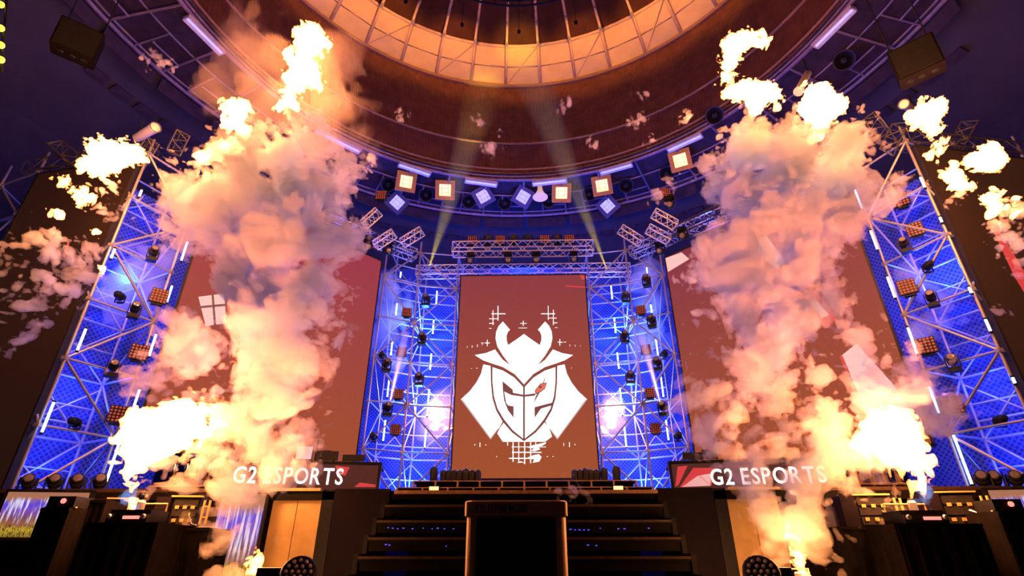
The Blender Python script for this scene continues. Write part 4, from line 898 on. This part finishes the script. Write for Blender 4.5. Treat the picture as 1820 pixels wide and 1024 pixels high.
smoke('lower half of the tall right smoke column', [(1432,990,20),(1425,960,36),(1420,920,60),(1470,935,34),(1385,900,40),(1410,865,56),(1450,815,56),(1385,800,46),(1340,795,36),(1490,845,30),(1410,740,44),(1375,690,40),(1405,650,46),(1440,760,34)], 7.5, 41, SMD, jit=.35, bias=.02)
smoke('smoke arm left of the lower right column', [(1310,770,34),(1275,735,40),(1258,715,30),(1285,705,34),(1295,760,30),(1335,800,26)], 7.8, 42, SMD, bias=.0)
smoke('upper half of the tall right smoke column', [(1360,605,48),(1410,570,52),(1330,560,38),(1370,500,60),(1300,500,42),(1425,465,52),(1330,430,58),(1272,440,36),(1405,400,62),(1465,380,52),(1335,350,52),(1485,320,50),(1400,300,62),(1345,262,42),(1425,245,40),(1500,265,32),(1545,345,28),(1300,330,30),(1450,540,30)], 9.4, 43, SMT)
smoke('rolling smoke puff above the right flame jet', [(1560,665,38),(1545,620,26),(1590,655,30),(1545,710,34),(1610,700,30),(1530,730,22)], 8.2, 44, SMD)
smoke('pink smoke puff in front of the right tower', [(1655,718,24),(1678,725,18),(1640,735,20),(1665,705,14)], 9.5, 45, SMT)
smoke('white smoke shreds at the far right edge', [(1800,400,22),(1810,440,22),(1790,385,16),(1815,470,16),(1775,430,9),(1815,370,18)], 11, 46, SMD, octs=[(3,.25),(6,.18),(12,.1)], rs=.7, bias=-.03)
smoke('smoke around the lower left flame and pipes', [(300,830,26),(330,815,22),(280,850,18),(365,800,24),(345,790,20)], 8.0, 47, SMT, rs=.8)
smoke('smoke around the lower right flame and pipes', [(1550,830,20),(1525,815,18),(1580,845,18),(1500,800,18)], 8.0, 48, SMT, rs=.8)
PO = [(4,.2),(9,.12),(18,.06)]
for i, (px, py, r, Y, lab) in enumerate([(872,258,15,12,'curled smoke wisp in the middle of the drum'), (885,238,10,12,'faint wisp just above the curled one in the drum'), (850,212,8,12,'tiny wisp left of the drum middle'), (1008,178,14,12,'wisp in the upper drum right of centre'), (1128,216,12,12,'wisp below the dome right of centre'), (1138,165,10,12,'small wisp close under the dome rim on the right'), (1050,250,9,12,'small wisp in the lower drum right of centre'), (1158,247,10,12,'wisp in the lower drum near the right smoke'), (1215,205,12,11,'wisp beside the topmost right fireball'), (1170,345,12,14,'pale puff against the right of the catwalk'), (1195,320,14,13,'pale puff beside the amber lamp on the right'), (712,198,10,12,'wisp in the upper drum left of centre'), (650,290,16,11,'puff beside the left smoke at the drum rim'), (270,100,16,11,'brown wisp against the upper left catwalk'), (295,112,10,11,'small brown wisp right of another at the upper left'), (1018,860,11,8.2,'small smoke puff over the stairs right of the plinth'), (1016,880,8,8.2,'thin smoke tail over the stairs right of the plinth'), (1210,640,10,12,'pink puff at the left edge of the right screen'), (1230,560,12,12,'puff in front of the right screen, left of the column'), (1225,490,12,12,'puff high in front of the right screen'), (605,600,12,11,'puff in front of the left screen, right of the column'), (620,530,10,11,'small puff high in front of the left screen'), (1270,680,8,11,'tiny puff above the right smoke arm'), (1775,545,10,11,'faint puff before the far-right screen'), (1690,355,10,11,'faint curl before the right tower')]):
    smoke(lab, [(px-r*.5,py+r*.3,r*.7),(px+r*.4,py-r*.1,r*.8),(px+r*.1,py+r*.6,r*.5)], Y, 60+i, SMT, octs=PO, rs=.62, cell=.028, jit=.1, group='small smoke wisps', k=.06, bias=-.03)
for lab, L_, Y, seed in (('pale blue haze inside the scaffold left of the centre screen', [(690,530,26),(705,560,30),(680,600,26),(700,640,26),(690,500,22)], 22.0, 71), ('pale blue haze inside the scaffold right of the centre screen', [(1140,500,26),(1155,540,28),(1165,590,28),(1150,620,22),(1170,480,20)], 22.0, 72), ('blue haze inside the left tower', [(235,480,34),(265,500,30),(225,530,28),(280,470,24)], 14.8, 73), ('blue haze inside the right tower', [(1640,520,30),(1670,540,28),(1620,490,22),(1650,570,24)], 14.8, 74)):
    smoke(lab, L_, Y, seed, volmat('blue_haze', .55, (.9,.94,1), 0), octs=[(1,.4),(2.2,.25),(5,.12)], cell=.09, rs=1.0, jit=.3, group='haze inside the scaffolds', k=.3)

for lab, x in (('glowing haze around the fireball left of the centre screen', 777), ('glowing haze around the fireball right of the centre screen', 1088)):
    smoke(lab, [(x,738,30),(x+8,715,24),(x-8,765,24)], 23.2, 80+x, volmat('glow_haze', .2, (.95,.9,.95), 0), octs=[(1,.3),(2.2,.2)], cell=.1, rs=1.0, jit=.1, group='haze inside the scaffolds', k=.3)
# light beams: real spots shining through thin haze
def beam(label, a, b, ra, rb, col, power, dens):
    a, b = Vector(a), Vector(b); d = b-a; q = Matrix.Translation(a) @ d.to_track_quat('Z', 'Y').to_matrix().to_4x4(); L_ = d.length
    o = obj('light_beam', MB().lathe([(0,0),(ra,.001),(rb,L_),(0,L_+.001)], 20, q), volmat('beam_haze', dens, (.95,.95,.9), 0)); tag(o, label, 'light beam', 'light beams', None)
    light('beam_lamp', a-d.normalized()*.05, col, power, .02, 'SPOT', b, 2*math.atan2(rb*1.1, L_)+R(1), 1.0)
beam('yellow light beam crossing the drum left of centre', at_y(762,478,21.2), at_z(858,170,33.5), .10, 1.5, (1,.70,.04), 21000, .024)
beam('yellow light beam crossing the drum right of centre', at_y(1078,478,21.2), at_z(935,110,33.5), .10, 1.5, (1,.70,.04), 21000, .024)
beam('short amber beam in front of the left centre scaffold', at_y(693,714,20.0), at_y(722,590,20.2), .10, .16, (1,.50,.10), 9000, 1.2)
beam('short amber beam in front of the right centre scaffold', at_y(1173,714,20.0), at_y(1140,595,20.2), .10, .16, (1,.50,.10), 9000, 1.2)

# ------------------------------------------------------------------ lamp light: blue wash lamps in the scaffolds, orange lamps under the dome
BL = (.012,.07,1.0); BLC = (.028,.12,1.0)
for s in (-1, 1):
    for z, w in ((4.0, 260), (7.5, 300), (11.0, 300)): light('blue_wash', (s*4.6, 22.8, z), BLC, w*3.0, .15)
    for z, w in ((3.6, 110), (5.8, 170), (9.4, 420), (12.3, 60)): light('blue_wash', (s*13.0, 15.0, z), BL, w, .12)
    light('blue_wash', (s*8.2, 19.9, 15.6), BL, 280, .2)
    light('blue_wash', (s*17.5, 15.6, 9), BL, 130, .2)
    light('violet_wash', (s*15.5, 17.5, 14.6), (.22,.06,1), 90, .2)
light('blue_wash', (0, 24.2, 15.6), BL, 900, .2)
for x in (-9, 0, 9): light('blue_wash', (x, 28.5-abs(x)*.15, 15.8), BL, 2200 if x == 0 else 650, .2)
for i in range(-6, 7):
    a = da*2*i; o_ = Vector((DX, DY, 0)); light('dome_wash', o_+pol(13.2, a, 34.9), (1,.35,.03), 400, .3, 'SPOT', o_+pol(16.5, a, 35.7), R(125), .6)
    obj('dome_lamp_can', MB().box(0, 13.0, 34.9, .22, .2, .18).tube((0, 13.0, 35.0), (0, 13.0, 37.4), .02, n=5), M_['black'], hall, rot=(0, 0, -a))
# warm spots added to brighten the smoke: at the floor lamps and off frame
for s in (-1, 1):
    x = at_y(520 if s < 0 else 1342, 1000, 6.3).x
    light('smoke_fill_spot', (x, 6.15, 1.25), (1,.28,.10), 2400, .15, 'SPOT', at_y(480 if s < 0 else 1385, 430, 9.4), R(44), .9)
    put(P_head, (s*5.0, 5.05, 0), 'added unseen black moving head on the floor low at the %s, outside the flame tables' % ('left' if s < 0 else 'right'), 'added floor moving heads', math.pi, False, 1.2)  # invented fixture added to give the off-frame fill spot a body
    light('smoke_fill_spot', (s*5.0, 5.0, 1.0), (1,.28,.165), 4700, .15, 'SPOT', at_y(470 if s < 0 else 1390, 400, 9.4), R(50), .7)
